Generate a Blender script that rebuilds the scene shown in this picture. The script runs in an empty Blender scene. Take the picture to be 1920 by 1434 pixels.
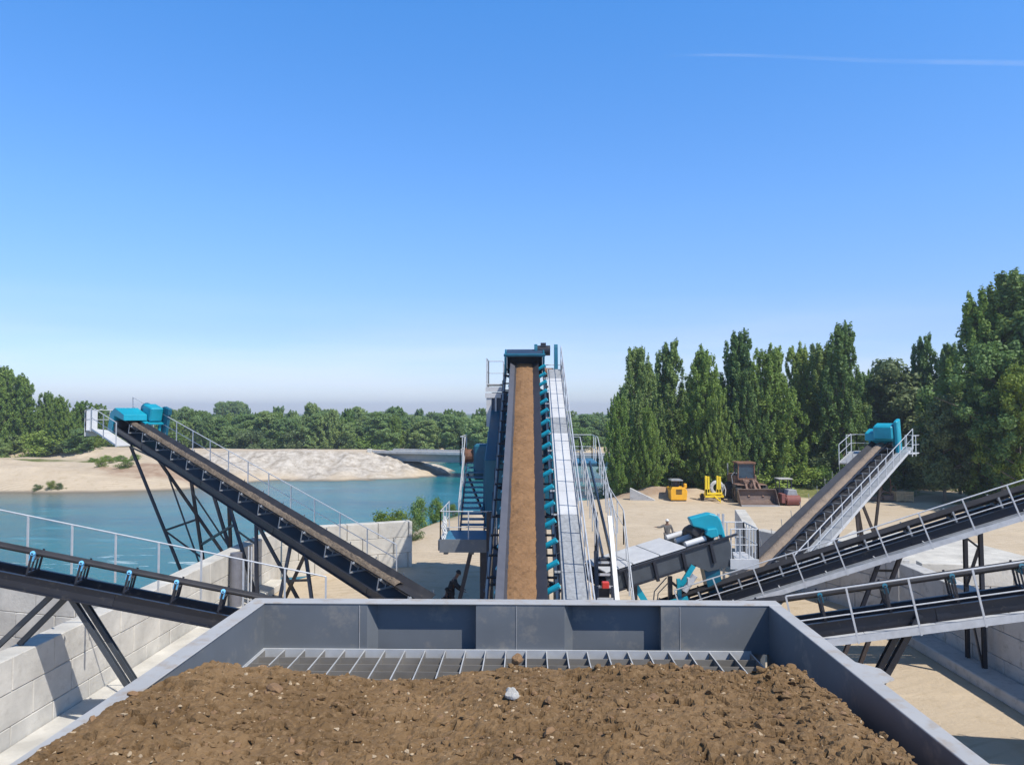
USE_HAZE = True
import bpy, bmesh, math, random
import numpy as np
from mathutils import Vector, Matrix, Euler
R = math.radians
scene = bpy.context.scene
COL = scene.collection
# ------------------------------------------------------------------ camera
FPX, CX, CY = 1450.0, 960.0, 717.0            # focal length and centre in photo pixels
cam_d = bpy.data.cameras.new('camera'); cam = bpy.data.objects.new('camera', cam_d); COL.objects.link(cam)
cam.location = (0, 0, 8.0)
cam.rotation_euler = (R(90 + 2.29), 0, R(1.19))
cam_d.sensor_width = 36; cam_d.lens = 36 * FPX / 1920
cam_d.clip_start = 0.05; cam_d.clip_end = 30000
scene.camera = cam
scene.render.resolution_x = 1024; scene.render.resolution_y = 764
# ------------------------------------------------------------------ light
SUN = Vector((0.56, -0.48, 1.0)).normalized()
EL = math.asin(SUN.z); AZ = math.atan2(SUN.x, SUN.y)
scene.view_settings.view_transform = 'Standard'; scene.view_settings.look = 'None'
scene.view_settings.gamma = 1; scene.view_settings.use_curve_mapping = False
scene.view_settings.exposure = 0.0
w = bpy.data.worlds.new('World'); scene.world = w; w.use_nodes = True
nt = w.node_tree; nt.nodes.clear()
def N(t, ty, **kw):
    n = t.nodes.new(ty)
    for k, v in kw.items():
        if k in n.inputs: n.inputs[k].default_value = v
        else: setattr(n, k, v)
    return n
sky = N(nt, 'ShaderNodeTexSky', sky_type='NISHITA', sun_disc=False, sun_elevation=EL, sun_rotation=AZ,
        altitude=0, air_density=1.1, dust_density=0.35, ozone_density=2.4)
bg = N(nt, 'ShaderNodeBackground', Strength=0.112); out = N(nt, 'ShaderNodeOutputWorld')
tc = N(nt, 'ShaderNodeTexCoord'); sep = N(nt, 'ShaderNodeSeparateXYZ'); nt.links.new(tc.outputs['Generated'], sep.inputs[0])
# thin high cloud low over the horizon
mp = N(nt, 'ShaderNodeMapping'); mp.inputs['Scale'].default_value = (1.6, 1.6, 14); nt.links.new(tc.outputs['Generated'], mp.inputs[0])
cn = N(nt, 'ShaderNodeTexNoise', Scale=1.3, Detail=5.0, Roughness=0.5); nt.links.new(mp.outputs[0], cn.inputs['Vector'])
cr = N(nt, 'ShaderNodeMapRange'); cr.inputs['From Min'].default_value = 0.40; cr.inputs['From Max'].default_value = 0.68; nt.links.new(cn.outputs['Fac'], cr.inputs['Value'])
band = N(nt, 'ShaderNodeMapRange'); band.inputs['From Min'].default_value = 0.15; band.inputs['From Max'].default_value = 0.04; nt.links.new(sep.outputs['Z'], band.inputs['Value'])
mul = N(nt, 'ShaderNodeMath', operation='MULTIPLY'); nt.links.new(cr.outputs[0], mul.inputs[0]); nt.links.new(band.outputs[0], mul.inputs[1])
mul2 = N(nt, 'ShaderNodeMath', operation='MULTIPLY'); nt.links.new(mul.outputs[0], mul2.inputs[0]); mul2.inputs[1].default_value = 0.38
mx = N(nt, 'ShaderNodeMix', data_type='RGBA'); nt.links.new(mul2.outputs[0], mx.inputs[0])
rp = N(nt, 'ShaderNodeValToRGB'); e_ = rp.color_ramp.elements; e_[0].position = 0.0; e_[0].color = (.54, .60, .84, 1); e_[1].position = 1; e_[1].color = (.20, .25, .28, 1)
for p_, c_ in ((.10, (.43, .51, .76, 1)), (.25, (.40, .60, .86, 1)), (.48, (.30, .66, 1.0, 1)), (.72, (.20, .27, .33, 1))):
    k_ = e_.new(p_); k_.color = c_
nt.links.new(sep.outputs['Z'], rp.inputs[0])
hs = N(nt, 'ShaderNodeMix', data_type='RGBA', blend_type='MULTIPLY'); hs.inputs[0].default_value = 1
hs2 = N(nt, 'ShaderNodeVectorMath', operation='SCALE'); hs2.inputs['Scale'].default_value = 2.2; nt.links.new(rp.outputs[0], hs2.inputs[0])
nt.links.new(sky.outputs[0], hs.inputs[6]); nt.links.new(hs2.outputs[0], hs.inputs[7])
nt.links.new(hs.outputs[2], mx.inputs[6]); mx.inputs[7].default_value = (9.4, 9.5, 10.4, 1)
nt.links.new(mx.outputs[2], bg.inputs[0]); nt.links.new(bg.outputs[0], out.inputs[0])
sd = bpy.data.lights.new('sun', 'SUN'); sd.energy = 5.0; sd.angle = R(0.53); sd.color = (1.0, 0.955, 0.88)
so = bpy.data.objects.new('sun', sd); COL.objects.link(so); so.rotation_euler = (-SUN).to_track_quat('-Z', 'Y').to_euler()
so.location = (30, -15, 60)
# ------------------------------------------------------------------ helpers
CM = Euler(cam.rotation_euler).to_matrix(); CP = Vector(cam.location)
def ray(px, py): return CM @ Vector(((px - CX) / FPX, -(py - CY) / FPX, -1))
def at(px, py, y):                 # the point at distance y (metres up the valley) seen at a photo position
    d = ray(px, py); return CP + d * (y / d.y)
def atz(px, py, z):                # the point at height z
    d = ray(px, py); return CP + d * ((z - CP.z) / d.z)
V = Vector
class MB:
    def __init__(s): s.v = []; s.f = []; s.m = []; s.mi = 0
    def add(s, vs, fs):
        n = len(s.v); s.v += [V(p) for p in vs]; s.f += [tuple(i + n for i in f) for f in fs]; s.m += [s.mi] * len(fs)
    def box(s, a, b, fr=None):
        x0, y0, z0 = a; x1, y1, z1 = b
        vs = [V((x, y, z)) for z in (z0, z1) for y in (y0, y1) for x in (x0, x1)]
        if fr: vs = [fr @ p for p in vs]
        s.add(vs, [(0, 2, 3, 1), (4, 5, 7, 6), (0, 1, 5, 4), (2, 6, 7, 3), (0, 4, 6, 2), (1, 3, 7, 5)])
    def bar(s, p, q, w, h=None, up=V((0, 0, 1))):
        h = h or w; p = V(p); q = V(q); d = (q - p); L = d.length
        if L < 1e-6: return
        d.normalize()
        if abs(d.dot(up)) > .99: up = V((0, 1, 0))
        sx = d.cross(up).normalized(); sz = sx.cross(d).normalized()
        vs = [p + d * L * k + sx * w / 2 * i + sz * h / 2 * j for k in (0, 1) for i, j in ((-1, -1), (1, -1), (1, 1), (-1, 1))]
        s.add(vs, [(3, 2, 1, 0), (4, 5, 6, 7), (0, 1, 5, 4), (1, 2, 6, 5), (2, 3, 7, 6), (3, 0, 4, 7)])
    def angle(s, p, q, w, t=.012):     # an L section
        p = V(p); q = V(q); d = (q - p).normalized(); up = V((0, 0, 1)) if abs(d.z) < .95 else V((0, 1, 0))
        sx = d.cross(up).normalized(); sz = sx.cross(d).normalized()
        s.bar(p, q, w, t); s.bar(p + sx * (w / 2) + sz * (w / 2), q + sx * (w / 2) + sz * (w / 2), t, w)
    def beam(s, p, q, w, h, t=.02, up=V((0, 0, 1))):   # an I section
        p = V(p); q = V(q); d = (q - p).normalized()
        if abs(d.dot(up)) > .99: up = V((0, 1, 0))
        sx = d.cross(up).normalized(); sz = sx.cross(d).normalized()
        s.bar(p, q, t, h - 2 * t, up); o = sz * (h / 2 - t / 2)
        s.bar(p + o, q + o, w, t, up); s.bar(p - o, q - o, w, t, up)
    def tube(s, p, q, r, n=8, r2=None, cap=True):
        p = V(p); q = V(q); d = (q - p)
        if d.length < 1e-6: return
        d.normalize(); up = V((0, 0, 1)) if abs(d.z) < .95 else V((0, 1, 0)); sx = d.cross(up).normalized(); sz = sx.cross(d)
        r2 = r if r2 is None else r2; vs = []
        for c, rr in ((p, r), (q, r2)):
            for i in range(n):
                a = 2 * math.pi * i / n; vs.append(c + sx * math.cos(a) * rr + sz * math.sin(a) * rr)
        fs = [(i, (i + 1) % n, n + (i + 1) % n, n + i) for i in range(n)]
        if cap: fs += [tuple(range(n - 1, -1, -1)), tuple(range(n, 2 * n))]
        s.add(vs, fs)
    def path(s, pts, r, n=6):
        for a, b in zip(pts, pts[1:]): s.tube(a, b, r, n)
    def prism(s, poly, off):           # a polygon swept by a vector
        n = len(poly); off = V(off); a = [V(p) for p in poly]; b = [p + off for p in a]
        s.add(a + b, [tuple(range(n - 1, -1, -1)), tuple(range(n, 2 * n))] + [(i, (i + 1) % n, n + (i + 1) % n, n + i) for i in range(n)])
    def wheel(s, c, ax, R0, w, n=20, lug=0, hub=.45):
        c = V(c); ax = V(ax).normalized(); up = V((0, 0, 1)); sx = ax.cross(up).normalized(); prof = [(hub * R0, -.5), (R0 * .9, -.5), (R0, -.36), (R0, .36), (R0 * .9, .5), (hub * R0, .5)]
        vs = []
        for i in range(n):
            a = 2 * math.pi * i / n; d = sx * math.cos(a) + up * math.sin(a); k = 1 + (lug if i % 2 else 0)
            for r, h in prof: vs.append(c + d * r * k + ax * h * w)
        m = len(prof); s.add(vs, [(i * m + j, i * m + (j + 1) % m, ((i + 1) % n) * m + (j + 1) % m, ((i + 1) % n) * m + j) for i in range(n) for j in range(m)])
    def build(s, name, mat, parent=None, bevel=0, smooth=False, loc=None):
        me = bpy.data.meshes.new(name); off = V((0, 0, 0))
        o = bpy.data.objects.new(name, me)
        if parent is not None:
            off = worldloc(parent); o.parent = parent
        if loc is not None: o.location = V(loc) - off; off = V(loc)
        me.from_pydata([tuple(p - off) for p in s.v], [], s.f)
        ms = mat if isinstance(mat, (list, tuple)) else [mat]
        for m in ms: me.materials.append(m)
        if len(ms) > 1: me.polygons.foreach_set('material_index', s.m)
        bm = bmesh.new(); bm.from_mesh(me); bmesh.ops.recalc_face_normals(bm, faces=bm.faces)
        if bevel: bmesh.ops.bevel(bm, geom=bm.edges[:], offset=bevel, segments=1, affect='EDGES', clamp_overlap=True)
        bm.to_mesh(me); bm.free()
        if smooth:
            for p in me.polygons: p.use_smooth = True
        COL.objects.link(o); return o
def worldloc(o):
    l = V((0, 0, 0))
    while o is not None: l = l + o.location; o = o.parent
    return l
def tag(o, label=None, cat=None, group=None, kind=None):
    for k, v in (('label', label), ('category', cat), ('group', group), ('kind', kind)):
        if v: o[k] = v
    return o
def empty(name, loc, label, cat, group=None):
    o = bpy.data.objects.new(name, None); o.empty_display_size = .3; COL.objects.link(o); o.location = loc
    return tag(o, label, cat, group)
KIDS = {}
def copy_tree(o, parent=None):
    c = o.copy(); COL.objects.link(c)
    if parent is not None: c.parent = parent
    for ch in [x for x in o.children]: copy_tree(ch, c)
    return c
def npmesh(name, v, f, mat, smooth=False):
    me = bpy.data.meshes.new(name); v = np.asarray(v, dtype=np.float32); f = np.asarray(f, dtype=np.int32)
    me.vertices.add(len(v)); me.vertices.foreach_set('co', v.ravel()); k = f.shape[1]
    me.loops.add(f.size); me.loops.foreach_set('vertex_index', f.ravel()); me.polygons.add(len(f))
    me.polygons.foreach_set('loop_start', np.arange(len(f), dtype=np.int32) * k)
    me.polygons.foreach_set('loop_total', np.full(len(f), k, dtype=np.int32))
    me.update(calc_edges=True); me.validate()
    if mat: me.materials.append(mat)
    me.polygons.foreach_set('use_smooth', np.full(len(me.polygons), smooth))
    return me
def mobj(name, me, parent=None, loc=(0, 0, 0)):
    o = bpy.data.objects.new(name, me); COL.objects.link(o); o.location = loc
    if parent is not None: o.parent = parent
    return o
_rs = np.random.RandomState(7); _G = _rs.rand(256, 256)
def vnoise(x, y):
    xi = np.floor(x).astype(int); yi = np.floor(y).astype(int); fx = x - xi; fy = y - yi
    fx = fx * fx * (3 - 2 * fx); fy = fy * fy * (3 - 2 * fy)
    g = lambda a, b: _G[a % 256, b % 256]
    return (g(xi, yi) * (1 - fx) + g(xi + 1, yi) * fx) * (1 - fy) + (g(xi, yi + 1) * (1 - fx) + g(xi + 1, yi + 1) * fx) * fy
def fbm(x, y, o=4, g=.5):
    s = 0; a = 1; t = 0
    for i in range(o): s = s + a * (vnoise(x * 2 ** i + 17 * i, y * 2 ** i + 31 * i) - .5); t += a; a *= g
    return s / t * 2
def cells(x, y, seed=0):           # distance to nearest feature point, and a random value of that cell
    xi = np.floor(x).astype(int); yi = np.floor(y).astype(int); best = np.full(x.shape, 9.); val = np.zeros(x.shape)
    for i in (-1, 0, 1):
        for j in (-1, 0, 1):
            a = xi + i; b = yi + j
            px = a + _G[(a + seed) % 256, b % 256]; py = b + _G[(a + 91) % 256, (b + seed * 3) % 256]
            d = np.hypot(px - x, py - y); m = d < best; best = np.where(m, d, best); val = np.where(m, _G[(a * 7 + seed) % 256, (b * 5) % 256], val)
    return best, val
# ------------------------------------------------------------------ materials
def mat(name, col, rough=.6, metal=0, var=.15, scale=3.0, bump=0, bscale=20, col2=None, dirt=None, dirt_amt=.0, spec=.5, coord='Object'):
    m = bpy.data.materials.new(name); m.use_nodes = True; t = m.node_tree; b = t.nodes['Principled BSDF']
    b.inputs['Roughness'].default_value = rough; b.inputs['Metallic'].default_value = metal; b.inputs['Specular IOR Level'].default_value = spec
    c = N(t, 'ShaderNodeTexCoord'); n = N(t, 'ShaderNodeTexNoise', Scale=scale, Detail=6.0, Roughness=.6)
    geo = N(t, 'ShaderNodeNewGeometry')
    src = geo.outputs['Position'] if coord == 'World' else c.outputs['Object']
    t.links.new(src, n.inputs['Vector'])
    mr = N(t, 'ShaderNodeMapRange'); mr.inputs['From Min'].default_value = .3; mr.inputs['From Max'].default_value = .7; t.links.new(n.outputs['Fac'], mr.inputs['Value'])
    x = N(t, 'ShaderNodeMix', data_type='RGBA'); t.links.new(mr.outputs[0], x.inputs[0])
    if col2 is None:
        a = [max(0, k * (1 - var)) for k in col]; d = [min(1, k * (1 + var)) for k in col]
    else: a = col; d = col2
    x.inputs[6].default_value = (*a[:3], 1); x.inputs[7].default_value = (*d[:3], 1); last = x.outputs[2]
    if dirt:
        n2 = N(t, 'ShaderNodeTexNoise', Scale=scale * 3.3, Detail=8.0, Roughness=.7); t.links.new(src, n2.inputs['Vector'])
        r2 = N(t, 'ShaderNodeMapRange'); r2.inputs['From Min'].default_value = .62 - dirt_amt; r2.inputs['From Max'].default_value = .78 - dirt_amt * .5
        t.links.new(n2.outputs['Fac'], r2.inputs['Value'])
        y = N(t, 'ShaderNodeMix', data_type='RGBA'); t.links.new(r2.outputs[0], y.inputs[0]); t.links.new(last, y.inputs[6]); y.inputs[7].default_value = (*dirt, 1); last = y.outputs[2]
    t.links.new(last, b.inputs['Base Color'])
    rr = N(t, 'ShaderNodeMapRange'); rr.inputs['To Min'].default_value = max(.05, rough - .1); rr.inputs['To Max'].default_value = min(1, rough + .12); t.links.new(n.outputs['Fac'], rr.inputs['Value']); t.links.new(rr.outputs[0], b.inputs['Roughness'])
    if bump:
        bn = N(t, 'ShaderNodeTexNoise', Scale=bscale, Detail=8.0, Roughness=.65); t.links.new(src, bn.inputs['Vector'])
        bp = N(t, 'ShaderNodeBump', Strength=bump); bp.inputs['Distance'].default_value = .05; t.links.new(bn.outputs['Fac'], bp.inputs['Height']); t.links.new(bp.outputs[0], b.inputs['Normal'])
    return m
M = {}
M['dark'] = mat('dark_steel_paint', (.018, .020, .028), .38, dirt=(.10, .085, .07), dirt_amt=.05, scale=1.5)
M['navy'] = mat('navy_steel_paint', (.03, .055, .10), .4, dirt=(.12, .11, .10), dirt_amt=.04, scale=1.5)
M['deck'] = mat('blue_deck_paint', (.035, .16, .27), .5, dirt=(.14, .13, .12), dirt_amt=.05)
M['hopper'] = mat('hopper_grey_paint', (.145, .158, .172), .5, spec=.3, var=.14, scale=1.2, dirt=(.27, .25, .22), dirt_amt=.07)
M['rimpaint'] = mat('worn_rim_paint', (.40, .395, .385), .6, var=.08, spec=.3, scale=2, dirt=(.34, .27, .20), dirt_amt=.11)
M['galv'] = mat('galvanised_steel', (.50, .51, .52), .5, metal=.1, var=.12, scale=6)
M['brown'] = mat('brown_black_steel', (.055, .042, .038), .55, var=.25)
M['gridsteel'] = mat('grid_plate_steel', (.20, .185, .165), .6, var=.2)
M['slate'] = mat('slate_paint', (.055, .063, .072), .5, var=.15)
M['grating'] = mat('dull_walkway_grating', (.30, .31, .32), .6, var=.25, scale=9)
M['skirt'] = mat('grey_skirt_paint', (.09, .092, .108), .5, var=.1)
M['galvplate'] = mat('galvanised_plate', (.56, .56, .56), .55, metal=.0, var=.1, scale=2, dirt=(.45, .43, .40), dirt_amt=.03)
M['teal'] = mat('teal_machine_paint', (.005, .31, .41), .4, var=.12, scale=2)
M['tealdark'] = mat('dark_teal_paint', (.008, .115, .18), .4, var=.15, scale=2)
M['lightblue'] = mat('light_blue_plastic', (.12, .42, .70), .4, var=.1)
M['rubber'] = mat('belt_rubber', (.028, .027, .030), .55, var=.3, scale=2, dirt=(.08, .07, .06), dirt_amt=.03)
M['beltdust'] = mat('dusty_belt_rubber', (.045, .043, .048), .5, var=.15, scale=2, dirt=(.16, .12, .09), dirt_amt=.04)
M['tyre'] = mat('tyre_rubber', (.025, .024, .023), .8, dirt=(.22, .17, .12), dirt_amt=.08)
M['rust'] = mat('rusty_brown_steel', (.20, .095, .055), .75, var=.35, scale=1.5, dirt=(.33, .22, .15), dirt_amt=.08)
M['loaderred'] = mat('faded_red_brown_paint', (.20, .115, .08), .7, var=.3, dirt=(.30, .22, .16), dirt_amt=.08)
M['bucket'] = mat('worn_bucket_steel', (.13, .085, .065), .6, var=.3, scale=1.2, dirt=(.25, .18, .13), dirt_amt=.07)
M['orange'] = mat('orange_yellow_paint', (.84, .42, .02), .4, var=.1)
M['yellow'] = mat('yellow_paint', (.85, .60, .02), .4, var=.1)
M['red'] = mat('red_paint', (.55, .04, .03), .4)
M['glass'] = mat('dark_cab_glass', (.03, .06, .09), .08, var=.3)
M['grey'] = mat('grey_paint', (.3, .31, .32), .5)
M['dullred'] = mat('dull_red_paint', (.22, .07, .055), .7, dirt=(.25, .18, .13), dirt_amt=.06)
M['white'] = mat('white_paint', (.75, .75, .73), .5)
M['wood'] = mat('weathered_timber', (.42, .29, .16), .8, var=.3, scale=4)
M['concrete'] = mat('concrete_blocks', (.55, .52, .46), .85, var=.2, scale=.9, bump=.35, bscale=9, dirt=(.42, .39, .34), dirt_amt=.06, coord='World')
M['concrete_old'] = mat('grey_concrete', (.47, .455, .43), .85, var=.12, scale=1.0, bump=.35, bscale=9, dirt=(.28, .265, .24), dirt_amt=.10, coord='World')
M['bridge'] = mat('bridge_concrete', (.33, .33, .31), .8, var=.1)
M['rock'] = mat('pale_rock', (.48, .43, .36), .8, var=.25, scale=2, bump=.4)
M['whitestone'] = mat('white_stone', (.46, .44, .40), .85, var=.12, scale=8, bump=.4, bscale=30)
M['bark'] = mat('poplar_bark', (.16, .13, .10), .9, var=.3, scale=3)
M['hose'] = mat('hose_rubber', (.20, .17, .15), .7)
M['skin'] = mat('skin', (.16, .085, .055), .6, var=.05)
M['hair'] = mat('dark_hair', (.01, .008, .007), .6)
M['cloth_black'] = mat('black_cloth', (.015, .015, .018), .85)
M['cloth_grey'] = mat('grey_workwear', (.13, .125, .12), .85)
M['cloth_blue'] = mat('blue_work_trousers', (.03, .05, .10), .85)
# ------------------------------------------------------------------ ground, river, far bank
NEAR = [(-400, 40), (-80, 38), (-45, 35), (-30, 33), (-19, 32.5), (-15, 38), (-12.8, 44), (-11, 52), (-9.5, 58), (-6.5, 67), (0, 74), (7.5, 78.5), (13, 84), (30, 94), (60, 106), (150, 125), (600, 130)]
FAR = [(600, 165), (150, 172), (60, 165), (10, 168), (-12, 166), (-22, 155), (-18, 140), (-18.5, 131), (-21, 124), (-31, 118.5), (-37, 116), (-42, 110), (-45, 101), (-55, 97), (-68, 97), (-90, 92), (-150, 95), (-400, 90)]
POLY = np.array(NEAR + FAR, float)
ROAD = [(-28.5, 130.5), (-45, 130), (-80, 140), (-140, 165)]
def segd(X, Y, a, b):
    ax, ay = a; bx, by = b; dx, dy = bx - ax, by - ay
    t = np.clip(((X - ax) * dx + (Y - ay) * dy) / (dx * dx + dy * dy), 0, 1)
    return np.hypot(X - ax - t * dx, Y - ay - t * dy)
def polyd(X, Y):
    d = np.full(X.shape, 1e9); ins = np.zeros(X.shape, bool); n = len(POLY)
    for i in range(n):
        a = POLY[i]; b = POLY[(i + 1) % n]; d = np.minimum(d, segd(X, Y, a, b))
        c = (a[1] > Y) != (b[1] > Y)
        with np.errstate(divide='ignore', invalid='ignore'): xx = (b[0] - a[0]) * (Y - a[1]) / (b[1] - a[1] + 1e-12) + a[0]
        ins ^= c & (X < xx)
    return np.where(ins, -d, d)
MOUNDS = [(12.4, 74.4, 1.05, 2.2, 1.6), (8.5, 76, .5, 2.5, 1.5), (15.6, 74.5, .8, 2, 1.5), (-68, 103, .9, 9, 4), (-56, 112, 1.4, 8, 5), (-78, 112, 1.0, 9, 5), (-38, 124, .5, 8, 6), (24, 78, .5, 5, 3), (30, 80, .5, 6, 3), (-9, 164, .6, 9, 3), (10, 172, 1.0, 18, 5)]
def height(X, Y):
    X = np.asarray(X, float); Y = np.asarray(Y, float)
    d = polyd(X + fbm(X / 7, Y / 7, 3) * 1.2, Y + fbm(X / 6 + 9, Y / 6, 3) * 1.2)
    far = Y > 88 + np.clip(X, 0, 200) * .45
    wid = np.where(far, 9.0, 5.0)
    t = np.clip(d / wid, 0, 1); up = t * t * (3 - 2 * t) if False else 1 - (1 - t) ** 2
    h = np.where(d > 0, -2 + 2 * up, -2 - np.minimum(3, -d * .35))
    h = h + np.where(far & (d > 0), np.clip(d / 20, 0, 1) * (fbm(X / 14, Y / 9, 5) * 1.0 + .25) + fbm(X / 3, Y / 3, 4) * .12, 0)
    rough = np.clip((np.minimum(60, Y) - 45) / 15, 0.12, 1)
    h = h + np.where(~far & (d > 0), fbm(X / 2.5, Y / 2.5, 4) * .07 * rough, 0)
    e = np.full(X.shape, 1e9)
    for a, b in zip(ROAD, ROAD[1:]): e = np.minimum(e, segd(X, Y, a, b))
    rk = fbm(X / 3.2, Y / 2.2, 4, .65) * .95 - np.abs(fbm(X / 5, Y / 1.5, 3)) * .5
    emb = 1.75 - np.clip(e - 4.5, 0, 99) * .335 + rk * np.clip((e - 4) / 4, 0, 1)
    h = np.where(emb > h, emb, h)
    for cx, cy, hh, rx, ry in MOUNDS:
        h = h + hh * np.exp(-((X - cx) / rx) ** 2 - ((Y - cy) / ry) ** 2) * (1 + .4 * fbm(X / 1.6, Y / 1.6, 3)) * (d > 0)
    return h
def axis(lo, hi, step, ends, k=1.12):
    a = list(np.arange(lo, hi + 1e-6, step)); s = step
    while a[-1] < ends[1]: s *= k; a.append(a[-1] + s)
    s = step
    while a[0] > ends[0]: s *= k; a.insert(0, a[0] - s)
    return np.array(a)
xs = axis(-80, 45, .6, (-9000, 9000)); ys = axis(10, 135, .6, (-60, 12000))
X, Y = np.meshgrid(xs, ys); Z = height(X, Y)
nv = X.size; idx = np.arange(nv).reshape(X.shape)
F = np.stack([idx[:-1, :-1], idx[:-1, 1:], idx[1:, 1:], idx[1:, :-1]], -1).reshape(-1, 4)
# ground material: pale river sand, with real patches of stone rubble, grass and red soil
g = bpy.data.materials.new('river_sand'); g.use_nodes = True; t = g.node_tree; b = t.nodes['Principled BSDF']; b.inputs['Roughness'].default_value = .95; b.inputs['Specular IOR Level'].default_value = .15
geo = N(t, 'ShaderNodeNewGeometry'); pos = geo.outputs['Position']
def noise(sc, det=6, ro=.6, vec=None):
    n = N(t, 'ShaderNodeTexNoise', Scale=sc, Detail=float(det), Roughness=ro); t.links.new(vec or pos, n.inputs['Vector']); return n.outputs['Fac']
def rng(v, a, c):
    m = N(t, 'ShaderNodeMapRange'); m.inputs['From Min'].default_value = a; m.inputs['From Max'].default_value = c; t.links.new(v, m.inputs['Value']); return m.outputs[0]
def mixc(f, A, B):
    m = N(t, 'ShaderNodeMix', data_type='RGBA'); t.links.new(f, m.inputs[0])
    for s, k in ((A, 6), (B, 7)):
        if isinstance(s, tuple): m.inputs[k].default_value = (*s, 1)
        else: t.links.new(s, m.inputs[k])
    return m.outputs[2]
c = mixc(rng(noise(.12), .35, .65), (.565, .462, .335), (.49, .392, .275))
c = mixc(rng(noise(1.3, 8), .52, .75), c, (.43, .335, .22))
stretch = N(t, 'ShaderNodeMapping'); stretch.inputs['Scale'].default_value = (.25, 1.6, 1); stretch.inputs['Rotation'].default_value = (0, 0, .3); t.links.new(pos, stretch.inputs[0])
c = mixc(rng(noise(.5, 5, .6, stretch.outputs[0]), .55, .8), c, (.63, .51, .36))
c = mixc(rng(noise(9, 4), .66, .74), c, (.36, .30, .23))
wv = N(t, 'ShaderNodeTexWave', Scale=.55, Distortion=5.0, Detail=2.0); wv.inputs['Detail Scale'].default_value = .35; wmp = N(t, 'ShaderNodeMapping'); wmp.inputs['Rotation'].default_value = (0, 0, 1.1); t.links.new(pos, wmp.inputs[0]); t.links.new(wmp.outputs[0], wv.inputs['Vector'])
wf = N(t, 'ShaderNodeMath', operation='MULTIPLY'); t.links.new(rng(wv.outputs['Fac'], .86, .97), wf.inputs[0]); t.links.new(rng(noise(.16, 3), .5, .68), wf.inputs[1]); c = mixc(wf.outputs[0], c, (.40, .32, .22))
at_ = N(t, 'ShaderNodeAttribute', attribute_name='zone'); sp = N(t, 'ShaderNodeSeparateColor'); t.links.new(at_.outputs['Color'], sp.inputs[0])
rock = mixc(rng(noise(.9, 8, .7), .4, .62), (.58, .52, .44), (.33, .28, .22))
c = mixc(sp.outputs[0], c, rock)
gr = mixc(rng(noise(2.5, 8), .4, .62), (.10, .13, .035), (.24, .22, .09))
c = mixc(sp.outputs[1], c, gr)
c = mixc(sp.outputs[2], c, mixc(rng(noise(.8), .4, .6), (.33, .225, .15), (.42, .31, .215)))
# wet darker rim at the waterline
sz = N(t, 'ShaderNodeSeparateXYZ'); t.links.new(pos, sz.inputs[0])
c = mixc(rng(sz.outputs['Z'], -1.7, -1.95), c, (.20, .17, .13))
t.links.new(c, b.inputs['Base Color'])
bn = noise(3.0, 10, .7); bp = N(t, 'ShaderNodeBump', Strength=.6); bp.inputs['Distance'].default_value = .12; t.links.new(bn, bp.inputs['Height']); t.links.new(bp.outputs[0], b.inputs['Normal'])
me = npmesh('ground', np.stack([X, Y, Z], -1).reshape(-1, 3), F, g, True)
def blob(cx, cy, rx, ry, s=0): return np.clip(1.6 - 1.6 * (((X - cx) / rx) ** 2 + ((Y - cy) / ry) ** 2) + fbm(X / 2 + s, Y / 2, 4) * 1.6, 0, 1)
e = np.full(X.shape, 1e9)
for a_, b_ in zip(ROAD, ROAD[1:]): e = np.minimum(e, segd(X, Y, a_, b_))
rockm = np.clip((17 - e) / 5 + fbm(X / 4, Y / 4, 3), 0, 1) * np.clip((e - 3.5) / 2, 0, 1) * np.clip((X + 62) / 12, 0, 1)
grass = np.maximum.reduce([blob(-65, 121, 8, 3.6), blob(-86, 122, 14, 5, 3), blob(27, 77, 6, 3.2, 5), blob(35, 79, 6, 3, 5), blob(42, 70, 5, 2.5, 5), blob(-8, 62, 3.5, 4, 7) * .8, blob(-13, 52, 2, 4, 7) * .6])
woods = np.clip((Y - 150 - np.clip(X + 60, 0, 60) * .5 - 0) / 4 + fbm(X / 9, Y / 9, 3) * 2, 0, 1) * (X < -25) + np.clip((Y - 178) / 5 + fbm(X / 9, Y / 9, 3) * 2, 0, 1) * (X >= -25)
grass = np.clip(grass + woods + np.clip((Y - 84 - np.abs(X - 30) * 0) / 5, 0, 1) * (X > 12) * (Y < 130), 0, 1)
soil = np.maximum.reduce([blob(-50, 105.5, 10, 3.6, 11), blob(12.5, 74.6, 6.5, 3, 2) * .9, blob(38, 74, 10, 3, 4) * .4])
ca = me.color_attributes.new('zone', 'FLOAT_COLOR', 'POINT')
ca.data.foreach_set('color', np.stack([rockm, grass, soil, np.ones_like(X)], -1).astype(np.float32).ravel())
tag(mobj('ground', me), kind='structure')
# water
wm = bpy.data.materials.new('river_water'); wm.use_nodes = True; t = wm.node_tree; b = t.nodes['Principled BSDF']
b.inputs['Roughness'].default_value = .12; b.inputs['IOR'].default_value = 1.33; b.inputs['Specular IOR Level'].default_value = .2
geo = N(t, 'ShaderNodeNewGeometry'); pos = geo.outputs['Position']
ms = N(t, 'ShaderNodeMapping'); ms.inputs['Scale'].default_value = (.35, 1.0, 1); ms.inputs['Rotation'].default_value = (0, 0, .25); t.links.new(pos, ms.inputs[0])
c = mixc(rng(noise(.10, 5, .6, ms.outputs[0]), .35, .65), (.008, .130, .185), (.016, .205, .235))
c = mixc(rng(noise(.5, 6, .6, ms.outputs[0]), .55, .75), c, (.025, .215, .25))
c = mixc(rng(noise(.28, 7, .68, ms.outputs[0]), .58, .72), c, (.055, .26, .32))  # lighter patches: sky reflection painted into the water colour
sz = N(t, 'ShaderNodeSeparateXYZ'); t.links.new(pos, sz.inputs[0])
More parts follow.
